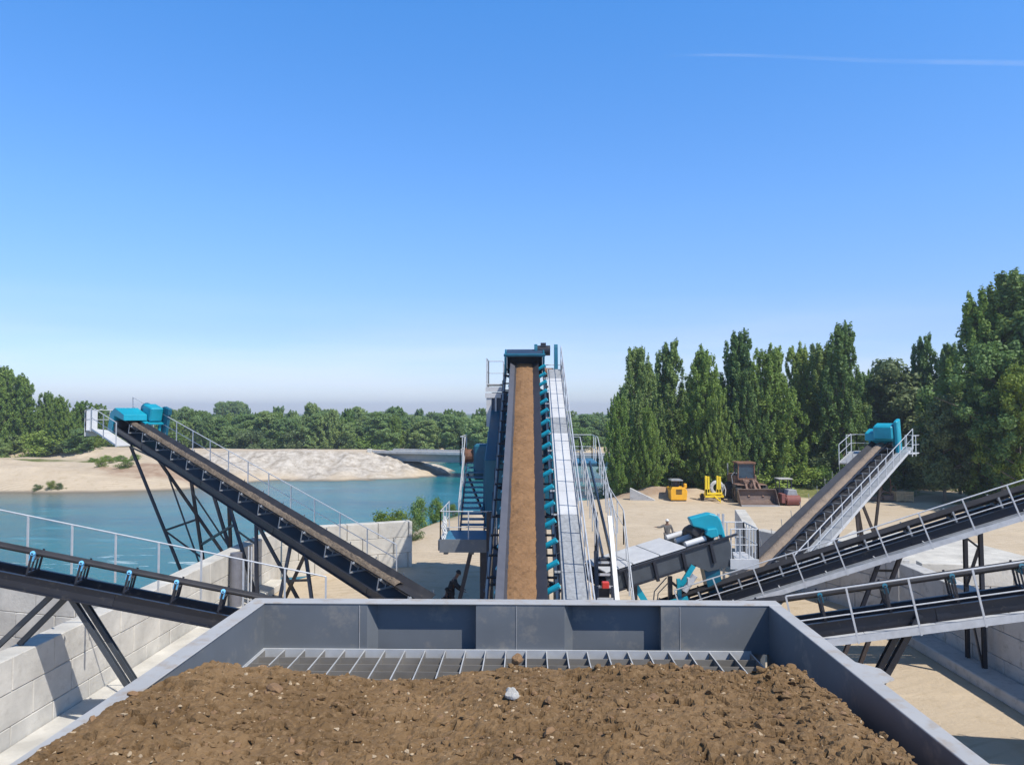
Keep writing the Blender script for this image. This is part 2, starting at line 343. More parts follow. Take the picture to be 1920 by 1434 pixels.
sh = N(t, 'ShaderNodeMath', operation='MULTIPLY'); a1 = rng(sz.outputs['Y'], 82, 96); a2 = rng(sz.outputs['X'], -34, -50); t.links.new(a1, sh.inputs[0]); t.links.new(a2, sh.inputs[1])
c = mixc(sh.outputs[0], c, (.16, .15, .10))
fo = N(t, 'ShaderNodeMath', operation='MULTIPLY'); f1 = rng(noise(.55, 8, .68, ms.outputs[0]), .575, .66); f2 = rng(sz.outputs['Y'], 62, 50); t.links.new(f1, fo.inputs[0]); t.links.new(f2, fo.inputs[1])
c = mixc(fo.outputs[0], c, (.62, .68, .66))
t.links.new(c, b.inputs['Base Color']); 
rgh = N(t, 'ShaderNodeMapRange'); t.links.new(fo.outputs[0], rgh.inputs['Value']); rgh.inputs['To Min'].default_value = .12; rgh.inputs['To Max'].default_value = .8; t.links.new(rgh.outputs[0], b.inputs['Roughness'])
b1 = noise(.55, 10, .72, ms.outputs[0]); bp = N(t, 'ShaderNodeBump', Strength=.5); bp.inputs['Distance'].default_value = .35; t.links.new(b1, bp.inputs['Height']); t.links.new(bp.outputs[0], b.inputs['Normal'])
m_ = MB(); m_.add([(-900, 30, -2), (900, 30, -2), (900, 230, -2), (-900, 230, -2)], [(0, 1, 2, 3)])
tag(m_.build('river', wm), kind='structure')
# ------------------------------------------------------------------ contrail: thin ice trail high in the sky
cm = bpy.data.materials.new('contrail_ice'); cm.use_nodes = True; t = cm.node_tree; b = t.nodes['Principled BSDF']; b.inputs['Base Color'].default_value = (.9, .9, .9, 1); b.inputs['Roughness'].default_value = 1
geo = N(t, 'ShaderNodeNewGeometry'); pos = geo.outputs['Position']
a1 = rng(noise(.0011, 6, .6), .25, .62); a2 = N(t, 'ShaderNodeMath', operation='MULTIPLY'); t.links.new(a1, a2.inputs[0]); a2.inputs[1].default_value = .11
uv = N(t, 'ShaderNodeAttribute', attribute_name='edge'); a3 = N(t, 'ShaderNodeMath', operation='MULTIPLY'); t.links.new(a2.outputs[0], a3.inputs[0]); t.links.new(uv.outputs['Fac'], a3.inputs[1]); t.links.new(a3.outputs[0], b.inputs['Alpha'])
cm.use_backface_culling = False
vs = []; fs = []; ed = []
for i in range(61):
    q = i / 60; px = 1235 + q * 720; py = 106 + 14 * q ** 1.3 - 5 * math.sin(q * 7) * (1 - q)
    wd = 3 + 4 * q
    for j in range(7):
        k = j / 6 * 2 - 1; p = at(px, py + k * wd, 11000); vs.append(p); ed.append((1 - k * k) * min(1, q * 9))
for i in range(60):
    for j in range(6): fs.append((i * 7 + j, i * 7 + j + 1, i * 7 + j + 8, i * 7 + j + 7))
me = bpy.data.meshes.new('contrail'); me.from_pydata([tuple(p) for p in vs], [], fs); me.materials.append(cm)
at2 = me.attributes.new('edge', 'FLOAT', 'POINT'); at2.data.foreach_set('value', np.array(ed, dtype=np.float32))
tr = mobj('contrail', me); tag(tr, 'faint white condensation trail across the upper right sky', 'contrail', kind='stuff'); tr.visible_shadow = True
# ------------------------------------------------------------------ concrete block walls
def block_wall(name, pts, label, h=2.4, z0=-.05, th=.6, m='concrete', bl=1.6, bh=.8, footing=None, seed=1):
    rnd = random.Random(seed); mb = MB(); root = pts[0]
    for p, q in zip(pts, pts[1:]):
        p = V((*p, 0)); q = V((*q, 0)); d = q - p; L = d.length; d.normalize(); nrm = V((d.y, -d.x, 0))
        rows = int(round(h / bh))
        for r in range(rows):
            x = -(r % 2) * bl / 2
            while x < L:
                a = max(0, x) + .011; c_ = min(L, x + bl) - .011
                if c_ - a > .1:
                    j = rnd.uniform(-.012, .012); zz = z0 + r * bh
                    fr = Matrix.Translation(p) @ Matrix(((d.x, nrm.x, 0, 0), (d.y, nrm.y, 0, 0), (0, 0, 1, 0), (0, 0, 0, 1)))
                    mb.box((a, -th / 2 + j, zz + .006), (c_, th / 2 + j, zz + bh - .006), fr)
                x += bl
    o = mb.build(name, M[m], bevel=.018, loc=(*root, 0))
    tag(o, label, 'concrete wall')
    if footing:
        fb = MB(); (x0, y0), (x1, y1), wd, hh = footing
        fb.bar((x0, y0, hh / 2), (x1, y1, hh / 2), wd, hh); fb.build('footing', M[m], o, bevel=.03)
    return o
block_wall('concrete_block_wall', [(-12.3, 10), (-12.3, 37.6)], 'long sunlit concrete block wall left of the brown soil hopper, under the empty conveyor', footing=((-11.6, 9), (-11.6, 36), .75, .32), seed=1)
block_wall('concrete_block_wall', [(-12.2, 38.2), (-6.2, 41)], 'pale block wall end piece beside the river bushes, behind the gravel conveyor', seed=2)
block_wall('concrete_block_wall', [(-12.7, 24.3), (-17.5, 25.6), (-42, 31)], 'grey weathered block wall between the river water and the left bay', m='concrete', seed=3)
block_wall('concrete_block_wall', [(12.5, 46.2), (11.1, 38.9)], 'short block wall end facing the parked wheel loader, nearest the machines', m='concrete', seed=4)
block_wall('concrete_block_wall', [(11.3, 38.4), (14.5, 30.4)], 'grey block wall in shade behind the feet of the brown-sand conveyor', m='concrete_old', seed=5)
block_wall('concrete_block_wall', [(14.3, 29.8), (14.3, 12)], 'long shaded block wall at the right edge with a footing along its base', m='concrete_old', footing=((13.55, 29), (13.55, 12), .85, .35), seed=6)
block_wall('concrete_block_wall', [(14.9, 30.1), (26, 28.6)], 'low pale block wall running right, seen between the two galvanised walkways', m='concrete', seed=7)
sl = MB(); pl = [atz(1566, 1014, .06), atz(1600, 994, .06), atz(1760, 1000, .06), atz(1960, 1052, .06), atz(2150, 1110, .06), atz(1700, 1062, .06)]
sl.prism([(p.x, p.y, -.1) for p in pl], (0, 0, .16)); tag(sl.build('concrete_pad', M['concrete']), kind='structure')
wd = MB(); a = atz(1181, 938, 0); k = a.y / FPX
wd.prism([a, a + V((44 * k, -.6, 0)), a + V((44 * k, -.6, .12)), a + V((0, 0, 23 * k))], (.12, .45, 0)); o = wd.build('concrete_wedge', M['concrete_old'], bevel=.02, loc=a)
tag(o, 'small triangular grey concrete wing wall at the dirt mound near the river', 'concrete wedge')
# ------------------------------------------------------------------ bridge
A = V((-24.5, 130.3, 0)); Bq = V((46, 101, 0)); dv = (Bq - A).normalized(); nv_ = V((-dv.y, dv.x, 0))
br = empty('road_bridge', A, 'low grey concrete road bridge across the river behind the conveyor', 'bridge')
d_ = MB(); d_.bar(A + V((0, 0, 1.55)), Bq + V((0, 0, 1.55)), 7.0, .28); d_.build('deck', M['bridge'], br)
for s in (-1, 1):
    d_ = MB(); o_ = nv_ * s * 3.4; d_.bar(A + o_ + V((0, 0, 1.74)), Bq + o_ + V((0, 0, 1.74)), .5, .38); d_.build('kerb', M['concrete_old'], br)
    d_ = MB(); o_ = nv_ * s * 2.7; d_.beam(A + o_ + V((0, 0, .85)), Bq + o_ + V((0, 0, .85)), .5, 1.1, .12); d_.build('girder', M['bridge'], br)
d_ = MB(); d_.bar(A + nv_ * 4 + V((0, 0, .3)), A - nv_ * 4 + V((0, 0, .3)), .8, 2.2); d_.build('abutment', M['concrete_old'], br)
d_ = MB(); d_.box(tuple(A - nv_ * 3.9 + V((-.35, -.3, -1.4))), tuple(A - nv_ * 3.9 + V((.35, .3, 2.2)))); d_.build('end_post', M['concrete'], br, bevel=.03)
for s in (-1.6, 1.6):
    q = A.lerp(Bq, .62) + nv_ * s; d_ = MB(); d_.tube(q + V((0, 0, -5)), q + V((0, 0, .3)), .45, 16); d_.build('pier', M['concrete_old'], br)
# ------------------------------------------------------------------ rocks
def rock_mesh(r, seed, mt, name='boulder'):
    bm = bmesh.new(); bmesh.ops.create_icosphere(bm, subdivisions=3, radius=1); rs = random.Random(seed); off = V([rs.uniform(-9, 9) for _ in range(3)])
    from mathutils import noise as mn
    for v in bm.verts:
        n = mn.noise(v.co * 1.3 + off) * .45 + mn.noise(v.co * 3 + off) * .15
        v.co = v.co * (1 + n)
    for k in range(7):
        ax = V([rs.uniform(-1, 1) for _ in range(3)]).normalized(); dd = rs.uniform(.6, .85)
        for v in bm.verts:
            h = v.co.dot(ax)
            if h > dd: v.co -= ax * (h - dd) * .9
    for v in bm.verts: v.co = V((v.co.x * r[0], v.co.y * r[1], v.co.z * r[2]))
    me = bpy.data.meshes.new(name); bm.to_mesh(me); bm.free(); me.materials.append(mt); return me
for i, (px, py, r, lab) in enumerate([(815, 883, (1.0, .8, .6), 'pale boulder in the river, leftmost of the three just past the bridge slope'), (826, 882, (1.3, 1, .8), 'largest white boulder standing in the river beside the bridge'), (836, 882, (.8, .6, .5), 'small white boulder in the river, rightmost of three by the bridge')]):
    o = mobj('boulder', rock_mesh(r, i + 4, M['rock']), loc=atz(px, py, -1.9)); tag(o, lab, 'boulder')
# ------------------------------------------------------------------ feed hopper
RZ = 6.5; YF = atz(960, 1131, RZ).y
def hx(px): return (px - 990) * YF / FPX
XL, XR = hx(497), hx(1433)
hop = empty('feed_hopper', (0, 3.5, 0), 'large grey steel feed hopper filled with brown soil in the foreground', 'hopper')
def part(name, mb, m, par, **k): return mb.build(name, M[m] if isinstance(m, str) else m, par, **k)
ZB = RZ - .385
mb = MB(); mb.box((XL, YF + .103, ZB), (XR, YF + .115, RZ - .012))
def fpanel(a, b, slant_left):
    x0, x1 = hx(a), hx(b); s = .07 if slant_left else 0
    mb.prism([(x0, YF, ZB), (x1, YF, ZB), (x1 + s, YF + .102, ZB), (x0, YF + .102, ZB)], (0, 0, RZ - .014 - ZB))
fpanel(497, 690, True); fpanel(893, 1057, True); fpanel(1235, 1433, False)
part('end_wall', mb, 'hopper', hop)
for a in (676, 968, 1270):
    mb = MB(); mb.bar((hx(a), YF - .002, ZB + .01), (hx(a), YF - .002, RZ - .02), .004, .006); part('weld_seam', mb, 'rimpaint', hop)
# rims: flat flanges all round
FL = .125
mb = MB(); mb.box((XL - FL, YF - .006, RZ - .012), (XR + .10, YF + .14, RZ)); part('end_rim', mb, 'rimpaint', hop, bevel=.003)
mb = MB(); mb.box((XL - FL, 1.3, RZ - .012), (XL + .006, YF - .008, RZ - .002)); part('side_rim', mb, 'rimpaint', hop, bevel=.003)
mb = MB(); mb.box((XR - .006, 1.3, RZ - .012), (XR + .095, YF - .008, RZ - .002))
part('side_rim', mb, 'rimpaint', hop, bevel=.003)
mb = MB(); tb = atz(1602, 1262, RZ); mb.prism([(XR + .095, tb.y - .12, RZ - .01), (XR + .095, tb.y + .25, RZ - .01), (XR + .20, tb.y + .12, RZ - .01), (XR + .20, tb.y - .05, RZ - .01)], (0, 0, -.012)); part('rim_gusset', mb, 'rimpaint', hop)
def sidewall(x, s):
    mb = MB(); mb.box((x, 1.3, ZB - .25), (x + s * .012, YF + .06, RZ - .014)); 
    for yy in np.arange(1.6, YF, .75): mb.box((x + s * .013, yy, 5.3), (x + s * .11, yy + .012, RZ - .014))
    mb.box((x + s * .012, 1.3, 5.9), (x + s * .12, YF, 5.98))
    part('side_wall', mb, 'hopper', hop)
sidewall(XL, -1); sidewall(XR, 1)
mb = MB()      # tapering lower bin
zt, zb = ZB - .25, 4.4
a0, a1, b0, b1 = XL, XR, 1.3, YF + .06; c0, c1, e0, e1 = -1.0, .8, 2.0, 5.4
q = [V((a0, b0, zt)), V((a1, b0, zt)), V((a1, b1, zt)), V((a0, b1, zt)), V((c0, e0, zb)), V((c1, e0, zb)), V((c1, e1, zb)), V((c0, e1, zb))]
mb.add(q, [(0, 1, 5, 4), (1, 2, 6, 5), (2, 3, 7, 6), (3, 0, 4, 7)]); part('bin', mb, 'hopper', hop)
mb = MB(); mb.box((XL + .01, YF + .104, 4.9), (XR, YF + .114, ZB)); part('lower_plate', mb, 'hopper', hop)
mb = MB(); mb.box((-1.2, 1.4, 3.7), (1.0, 8.2, 4.38)); part('belt_feeder', mb, 'navy', hop, bevel=.02)
for sx in (-2.0, 1.8):
    for yy in (1.6, YF):
        mb = MB(); mb.beam((sx, yy, 0), (sx, yy, 5.9), .22, .22, .02, V((0, 1, 0))); part('leg', mb, 'dark', hop)
# grizzly
GZ = ZB + .015; gx0, gx1 = XL + .015, hx(1397); ny = 9
mb = MB(); n = 24; dx = (gx1 - gx0) / n
for i in range(n + 1): mb.box((gx0 + i * dx - .005, YF - 1.7, GZ - .10), (gx0 + i * dx + .005, YF - .02, GZ))
part('grid_bar', mb, 'gridsteel', hop)
mb = MB()
for i in range(n + 1): mb.box((gx0 + i * dx - .004, YF - 1.7, GZ + .001), (gx0 + i * dx + .004, YF - .024, GZ + .006))  # thin bright strips that paint a highlight along the bar tops
part('bar_highlight', mb, 'galv', hop)
mb = MB()
for j in range(1, 11): mb.box((gx0, YF - .01 - j * .16 - .004, GZ - .085), (gx1, YF - .01 - j * .16 + .004, GZ - .006))
part('grid_cross_bar', mb, 'gridsteel', hop)
mb = MB(); mb.box((gx0 - .02, YF - .022, GZ - .1), (gx1 + .01, YF - .002, GZ + .012)); mb.box((gx0 - .022, YF - 1.7, GZ - .1), (gx0 - .008, YF - .022, GZ + .012)); part('grid_frame', mb, 'galv', hop)
# soil below the grid so that it is not a void
# ------------------------------------------------------------------ soil heap
def soil_mat(name, A1, A2, A3, wet):
    m = bpy.data.materials.new(name); m.use_nodes = True; t_ = m.node_tree; globals()['t'] = t_; b = t_.nodes['Principled BSDF']; b.inputs['Roughness'].default_value = .92; b.inputs['Specular IOR Level'].default_value = .2
    geo = N(t_, 'ShaderNodeNewGeometry'); globals()['pos'] = geo.outputs['Position']
    c = mixc(rng(noise(1.6, 7, .65), .4, .6), A1, A2)
    c = mixc(rng(noise(26, 6, .7), .5, .72), c, A3)
    c = mixc(rng(noise(55, 4, .6), .66, .73), c, wet)
    t_.links.new(c, b.inputs['Base Color'])
    bp = N(t_, 'ShaderNodeBump', Strength=.8); bp.inputs['Distance'].default_value = .012; t_.links.new(noise(70, 8, .7), bp.inputs['Height']); t_.links.new(bp.outputs[0], b.inputs['Normal'])
    return m
M['soil'] = soil_mat('brown_soil', (.225, .138, .066), (.160, .096, .044), (.28, .182, .095), (.40, .30, .185))
M['soilstone'] = mat('soil_covered_stone', (.25, .145, .07), .85, var=.25, scale=12, bump=.5, bscale=40)
M['soilstone2'] = mat('tan_stone', (.46, .34, .21), .8, var=.25, scale=12, bump=.4, bscale=40)
sx = np.arange(XL - .075, XR - .012, .0105); sy = np.arange(1.75, 5.75, .0105); X, Y = np.meshgrid(sx, sy)
ridge = 4.50 + .10 * fbm(X * 2.1, X * 0 + 3, 3) + .10 * np.exp(-((X + .2) / .5) ** 2)
zr = 6.495 + .012 * np.sin(X * 2) + .03 * np.exp(-((X - .75) / .45) ** 2) + .02 * np.exp(-((X + .1) / .2) ** 2) - .035 * np.exp(-((X + .6) / .4) ** 2) + .035 * np.exp(-((X + 1.7) / .4) ** 2) + .02 * np.exp(-((X - 1.45) / .15) ** 2)
over = np.clip(Y - ridge, 0, 9)
Z = zr + .03 * fbm(X * 1.5, Y * 1.5, 3) + np.clip(ridge - Y, 0, 3) * .015 - np.where(over > 0, over * over / (over + .25) * .95, 0)
cr_ = 3.95 + np.clip((X - XL) / .2, 0, 1) * 9                    # left front corner rounded
Z -= np.clip(Y - (4.0 + (X - XL) * 2.6), 0, 1) * .35
fo_ = np.clip(X - (1.60 + .06 * fbm(Y * 2, X * 0 + 8, 3) ), 0, 1); Z -= fo_ * .85 + fo_ ** 2 * .8
d1, v1 = cells(X / .15, Y / .12); d2, v2 = cells(X / .055, Y / .05, 5); d3, v3 = cells(X / .027, Y / .025, 11)
big = np.clip((X - 1.0) / .6, 0, 1)
rough = .38 + .62 * np.clip(fbm(X * 1.3 + 4, Y * 1.3, 3) * 2 + .4, 0, 1) + .25 * big
Z += rough * (.030 * (v1 ** 3) * np.clip(1 - d1 * 1.5, 0, 1) ** .6 + .022 * v2 ** 2 * np.clip(1 - d2 * 1.5, 0, 1) ** .6 + .009 * v3 * np.clip(1 - d3 * 1.4, 0, 1) ** .6)
Z += .022 * fbm(X * 7, Y * 7, 5, .6) + .010 * fbm(X * 28, Y * 28, 4, .6)
hole = np.clip(fbm(X * 16 + 50, Y * 22, 3) - .33, 0, 1); hole2 = np.clip(fbm(X * 30 + 5, Y * 40, 2) - .42, 0, 1); Z -= hole * .20 + hole2 * .16
Z = np.where(X < XL + .004, np.minimum(Z, RZ + .035 + .05 * fbm(Y * 5, X * 20, 4) - np.clip((XL + .0 - X) / .075, 0, 1) * .055), Z)
idx = np.arange(X.size).reshape(X.shape); F = np.stack([idx[:-1, :-1], idx[:-1, 1:], idx[1:, 1:], idx[1:, :-1]], -1).reshape(-1, 4)
vv = np.stack([X, Y, Z], -1).reshape(-1, 3)
heap = mobj('soil_heap', npmesh('soil_heap', vv, F, M['soil'], False)); tag(heap, 'loose brown soil full of clods and stones filling the grey hopper', 'soil', kind='stuff')
rs = np.random.RandomState(3)
ico = bmesh.new(); bmesh.ops.create_icosphere(ico, subdivisions=2, radius=1); iv = np.array([v.co[:] for v in ico.verts]); ifc = np.array([[v.index for v in f.verts] for f in ico.faces]); ico.free()
def zat(x, y):
    i = min(max(int((y - sy[0]) / .0105), 0), Z.shape[0] - 1); j = min(max(int((x - sx[0]) / .0105), 0), Z.shape[1] - 1); return Z[i, j]
def scatter(n, smin, smax, mt, name, xr=(XL, XR - .1), flat=.55, bias=1.0, sink=.35):
    VV = []; FF = []; k = 0
    for i in range(n):
        x = rs.uniform(*xr); y = rs.uniform(2.3, 5.0); s = smin + (smax - smin) * rs.rand() ** 3
        pv = iv * (1 + .25 * rs.randn(len(iv), 1) * .6)
        for q in range(6):
            ax = rs.randn(3); ax /= np.linalg.norm(ax); h = pv @ ax; pv = pv - np.outer(np.clip(h - rs.uniform(.45, .8), 0, 9), ax)
        a = rs.uniform(0, 6.3); ca, sa = math.cos(a), math.sin(a); pv = pv * [1, rs.uniform(.5, .9), flat * rs.uniform(.6, 1.2)] * s
        pv = pv @ np.array([[ca, sa, 0], [-sa, ca, 0], [0, 0, 1]])
        tx = rs.uniform(-.5, .5); cx_, sx_ = math.cos(tx), math.sin(tx); pv = pv @ np.array([[1, 0, 0], [0, cx_, sx_], [0, -sx_, cx_]])
        VV.append(pv + [x, y, zat(x, y) + s * flat * (.5 - sink)]); FF.append(ifc + k); k += len(iv)
    me = npmesh(name, np.concatenate(VV), np.concatenate(FF), mt, False); o = mobj(name, me, heap); return o
scatter(2200, .006, .035, M['soil'], 'soil_clod', sink=.45)
scatter(420, .012, .05, M['soil'], 'soil_clod', xr=(.9, XR - .12), sink=.5)
scatter(1100, .004, .018, M['soilstone2'], 'pebble', sink=.5)
scatter(70, .022, .055, M['soilstone'], 'pebble', sink=.45)
scatter(500, .007, .03, M['soilstone'], 'pebble', sink=.5)
p = V((atz(960, 1298, 6.55)[:])); o = mobj('stone', rock_mesh((.040, .03, .034), 21, M['whitestone'], 'stone'), loc=(p.x, p.y, zat(p.x, p.y) + .022)); tag(o, 'white angular stone lying on the brown soil heap', 'stone')
p = atz(970, 1236, 6.52); o = mobj('stone', rock_mesh((.04, .03, .035), 8, M['soilstone'], 'stone'), loc=(p.x, p.y, zat(p.x, p.y) + .035)); tag(o, 'brown squarish stone on the crest of the soil heap against the grid', 'stone')
# ------------------------------------------------------------------ conveyors
def frame(T, H):
    u = (H - T).normalized(); r = u.cross(V((0, 0, 1))).normalized(); v = -r; w_ = u.cross(v)
    m = Matrix((( u.x, v.x, w_.x, T.x), (u.y, v.y, w_.y, T.y), (u.z, v.z, w_.z, T.z), (0, 0, 0, 1)))
    return m, (H - T).length
def grid_rail(mb, fr, pts, h=1.05, r=.021, post=1.5, mid=(.5,), toe=None, plumb=True):
    """pts: base line in the local frame; rails follow it h above"""
    up = V((0, 0, 1)) if plumb else (fr.to_3x3() @ V((0, 0, 1))).normalized()
    P = [fr @ V(p) for p in pts]
    for a, b in zip(P, P[1:]):
        mb.tube(a + up * h, b + up * h, r, 6)
        for m_ in mid: mb.tube(a + up * h * m_, b + up * h * m_, r * .75, 6)
        n = max(1, int(round((b - a).length / post)))
        for i in range(n + 1):
            q = a.lerp(b, i / n); mb.bar(q - up * .12, q + up * h, r * 1.9)
        if toe: mb.bar(a + up * .08, b + up * .08, .008, .14)
def conveyor(name, label, T, H, bw=1.0, gap=.16, sh=.33, sw=None, wide=0, step=1.25, idler_c='grey', roller_c='grey', frame_c='dark', belt_c='rubber', walk=None, rail_h=1.05, rail_post=1.3, rail_mid=(.5,), walk_w=.65, walk_z=None, plates='galvplate', left=None, capc=None, trough=30, brace=True, toe=True, rail_plumb=False, onlyr=False, rr=.05, capside=1, greys=()):
    fr, L = frame(T, H); root = empty(name, (T.x, T.y, 0), label, 'conveyor')
    sw = sw or bw / 2 + .10; fw = bw * .19; ta = R(trough); wl = (bw / 2 - fw); we = fw + wl * math.cos(ta); wz = wl * math.sin(ta)
    # stringers
    st = -gap
    for s in (-1, 1):
        mb = MB(); y0 = s * sw
        mb.box((0, y0 - .006, st - sh), (L, y0 + .006, st), fr); mb.box((0, min(y0, y0 + s * .09), st + .001), (L, max(y0, y0 + s * .09), st + .012), fr); mb.box((0, min(y0, y0 + s * .09), st - sh - .012), (L, max(y0, y0 + s * .09), st - sh - .001), fr)
        for q in np.arange(2.5, L - 1, 6.0): mb.box((q, y0 + s * .008, st - sh + .02), (q + .3, y0 + s * .022, st - .02), fr)
        part('side_frame', mb, frame_c, root)
    if brace:
        mb = MB(); n = max(2, int(L / 1.8))
        for i in range(n + 1):
            q = L * i / n; mb.bar(fr @ V((q, -sw + .01, st - sh + .05)), fr @ V((q, sw - .01, st - sh + .05)), .06, .06)
            if i < n: a, c_ = (-1, 1) if i % 2 else (1, -1); mb.bar(fr @ V((q, a * (sw - .02), st - sh + .05)), fr @ V((q + L / n, c_ * (sw - .02), st - sh + .05)), .05, .04)
        part('cross_bracing', mb, frame_c, root)
    # belt
    prof = [(-we, wz), (-fw * 1.25, .02), (-fw, 0), (fw, 0), (fw * 1.25, .02), (we, wz)]; th = .018
    e0 = .25; e1 = L - .05
    mb = MB(); pr = prof + [(a, b + th) for a, b in reversed(prof)]
    mb.prism([fr @ V((e0, a, b)) for a, b in pr], fr.to_3x3() @ V((e1 - e0, 0, 0))); part('belt', mb, belt_c, root)
    mb = MB(); mb.box((e0, -bw / 2, st - sh * .55 - .012), (e1, bw / 2, st - sh * .55), fr); part('return_belt', mb, belt_c, root)
    for q, nm in ((e0, 'tail_pulley'), (e1, 'head_pulley')):
        mb = MB(); rp_ = (gap + sh * .55) / 2 + .004; mb.tube(fr @ V((q, -bw / 2 - .03, -rp_)), fr @ V((q, bw / 2 + .03, -rp_)), rp_, 20); mb.tube(fr @ V((q, -sw - .05, -rp_)), fr @ V((q, sw + .05, -rp_)), .04, 10); part(nm, mb, belt_c, root, smooth=False)
    # idler stations
    we2 = we + wide * math.cos(ta); wz2 = wz + wide * math.sin(ta); pv = max(we2 + .03, sw - .02) if wide else sw - .03
    mb = MB(); mb.bar((0, -pv, -gap + .045), (0, pv, -gap + .045), .05, .05)
    for s in (-1, 1):
        mb.bar((0, s * pv, -gap + .02), (0, s * pv, wz2 - .03 if wide else wz + .03), .05, .012); mb.bar((0, s * (fw + .015), -gap + .02), (0, s * (fw + .015), -.05), .04, .012)
        if capc: pass
    me_b = mb.build('idler_bracket', M[idler_c]).data
    def rol(a, b_): m2 = MB(); m2.tube(a, b_, rr, 12); return m2.build('roller', M[roller_c]).data
    k = V((0, math.sin(ta), -math.cos(ta))) * (rr + .004)
    ms = [rol((0, -fw + .01, -rr - .004), (0, fw - .01, -rr - .004)),
          rol(V((0, fw + .03, .02)) + k, V((0, we2, wz2)) + k), rol(V((0, -fw - .03, .02)) + V((0, -k.y, k.z)), V((0, -we2, wz2)) + V((0, -k.y, k.z)))]
    if wide and onlyr: ms[1] = rol(V((0, fw + .03, .02)) + k, V((0, we - .02, wz - .01)) + k)
    mcap = None
    if capc:
        m2 = MB(); 
        for s in (capside,): m2.tube((0, s * (we + .00), wz - .02), (0, s * (we + .07), wz + .03), .055, 10); m2.box((-.05, s * (we + .04) - .03, wz - .16), (.05, s * (we + .04) + .03, wz - .04))
        mcap = m2.build('roller_cap', M[capc]).data
    for o_ in [x for x in COL.objects if x.parent is None and x.name.split('.')[0] in ('idler_bracket', 'roller', 'roller_cap') and 'keep' not in x]: bpy.data.objects.remove(o_)
    rot = fr.to_3x3().to_4x4(); n = int((L - .9) / step)
    for i in range(n + 1):
        u_ = .5 + i * step; p = fr @ V((u_, 0, 0))
        o = mobj('idler_bracket', me_b, root); o.matrix_basis = Matrix.Translation(p - root.location) @ rot
        for m_ in ms: mobj('roller', m_, o)
        if mcap: mobj('roller_cap', mcap, o)
    # walkway on the right-hand side
    wz0 = walk_z if walk_z is not None else st - .12
    for side, rng_ in ((-1, walk), (1, left)):
        if not rng_: continue
        a, c_ = rng_[:2]; hand = rng_[2] if len(rng_) > 2 else True; deck = rng_[3] if len(rng_) > 3 else True
        y0 = side * (max(sw, pv) + .12); y1 = side * (max(sw, pv) + .12 + walk_w)
        if deck:
            mb = MB(); q = a; ki = -1; was = 0 in greys
            while q < c_ - .05:
                ki += 1; e = min(c_, q + 1.5)
                if (ki in greys) != was: part('walkway_grating' if was else 'walkway', mb, 'grating' if was else plates, root); mb = MB(); was = not was
                mb.box((q + .006, min(y0, y1), wz0 - .03), (e - .006, max(y0, y1), wz0), fr); q = e
            part('walkway_grating' if was else 'walkway', mb, 'grating' if was else plates, root)
            mb = MB()
            for q in np.arange(a + .1, c_, 1.5): mb.bar(fr @ V((q, side * sw, wz0 - .06)), fr @ V((q, y1, wz0 - .06)), .05, .05); mb.bar(fr @ V((q, side * sw, st - sh + .03)), fr @ V((q, y1 * .97, wz0 - .07)), .035, .035)
            mb.bar(fr @ V((a, y1 + side * .01, wz0 - .02)), fr @ V((c_, y1 + side * .01, wz0 - .02)), .012, .16); part('walkway_bracket', mb, 'galv', root)
        if hand:
            mb = MB(); grid_rail(mb, fr, [(a, y1, wz0), (c_, y1, wz0)], h=rail_h, post=rail_post, mid=rail_mid, plumb=rail_plumb); part('handrail', mb, 'galv', root)
    return root, fr, L
def legs(root, pairs, w_=.12, m='dark', name='support_leg'):
    for p, q in pairs:
        mb = MB(); mb.beam(V(p), V(q), w_, w_, .014, V((0, 1, 0))); part(name, mb, m, root)
def braces(root, pairs, w_=.07, m='dark'):
    for p, q in pairs: mb = MB(); mb.angle(V(p), V(q), w_); part('leg_bracing', mb, m, root)
def belt_load(name, label, fr, a, b, hw, hh, m, seed=0, off=0, step=.04, amp=.03, base=.012):
    us = np.arange(a, b, step); n = 15; vs_ = np.linspace(-1, 1, n); U, W = np.meshgrid(us, vs_)
    prof = (1 - np.abs(W) ** 2.2) * hh
    Zl = base + prof + (fbm(U * 2 + seed, W * 1.5, 3) * .5 * amp + fbm(U * 11 + seed, W * 4, 3) * amp) * (1 - W ** 4) 
    Yl = W * hw * (1 + .10 * fbm(U * 1.7, U * 0 + seed, 3)) + off
    Zl = np.maximum(Zl, base * .5)
    pts = np.stack([U, Yl, Zl], -1).reshape(-1, 3); m3 = np.array(fr.to_3x3()); t0 = np.array(fr.translation)
    o0 = fr @ V((a, 0, 0)); P = pts @ m3.T + t0 - np.array(o0); idx = np.arange(U.size).reshape(U.shape)
    Fq = np.stack([idx[:-1, :-1], idx[:-1, 1:], idx[1:, 1:], idx[1:, :-1]], -1).reshape(-1, 4)
    o = mobj(name, npmesh(name, P, Fq, m, False), loc=o0); tag(o, label, 'bulk material', kind='stuff'); return o
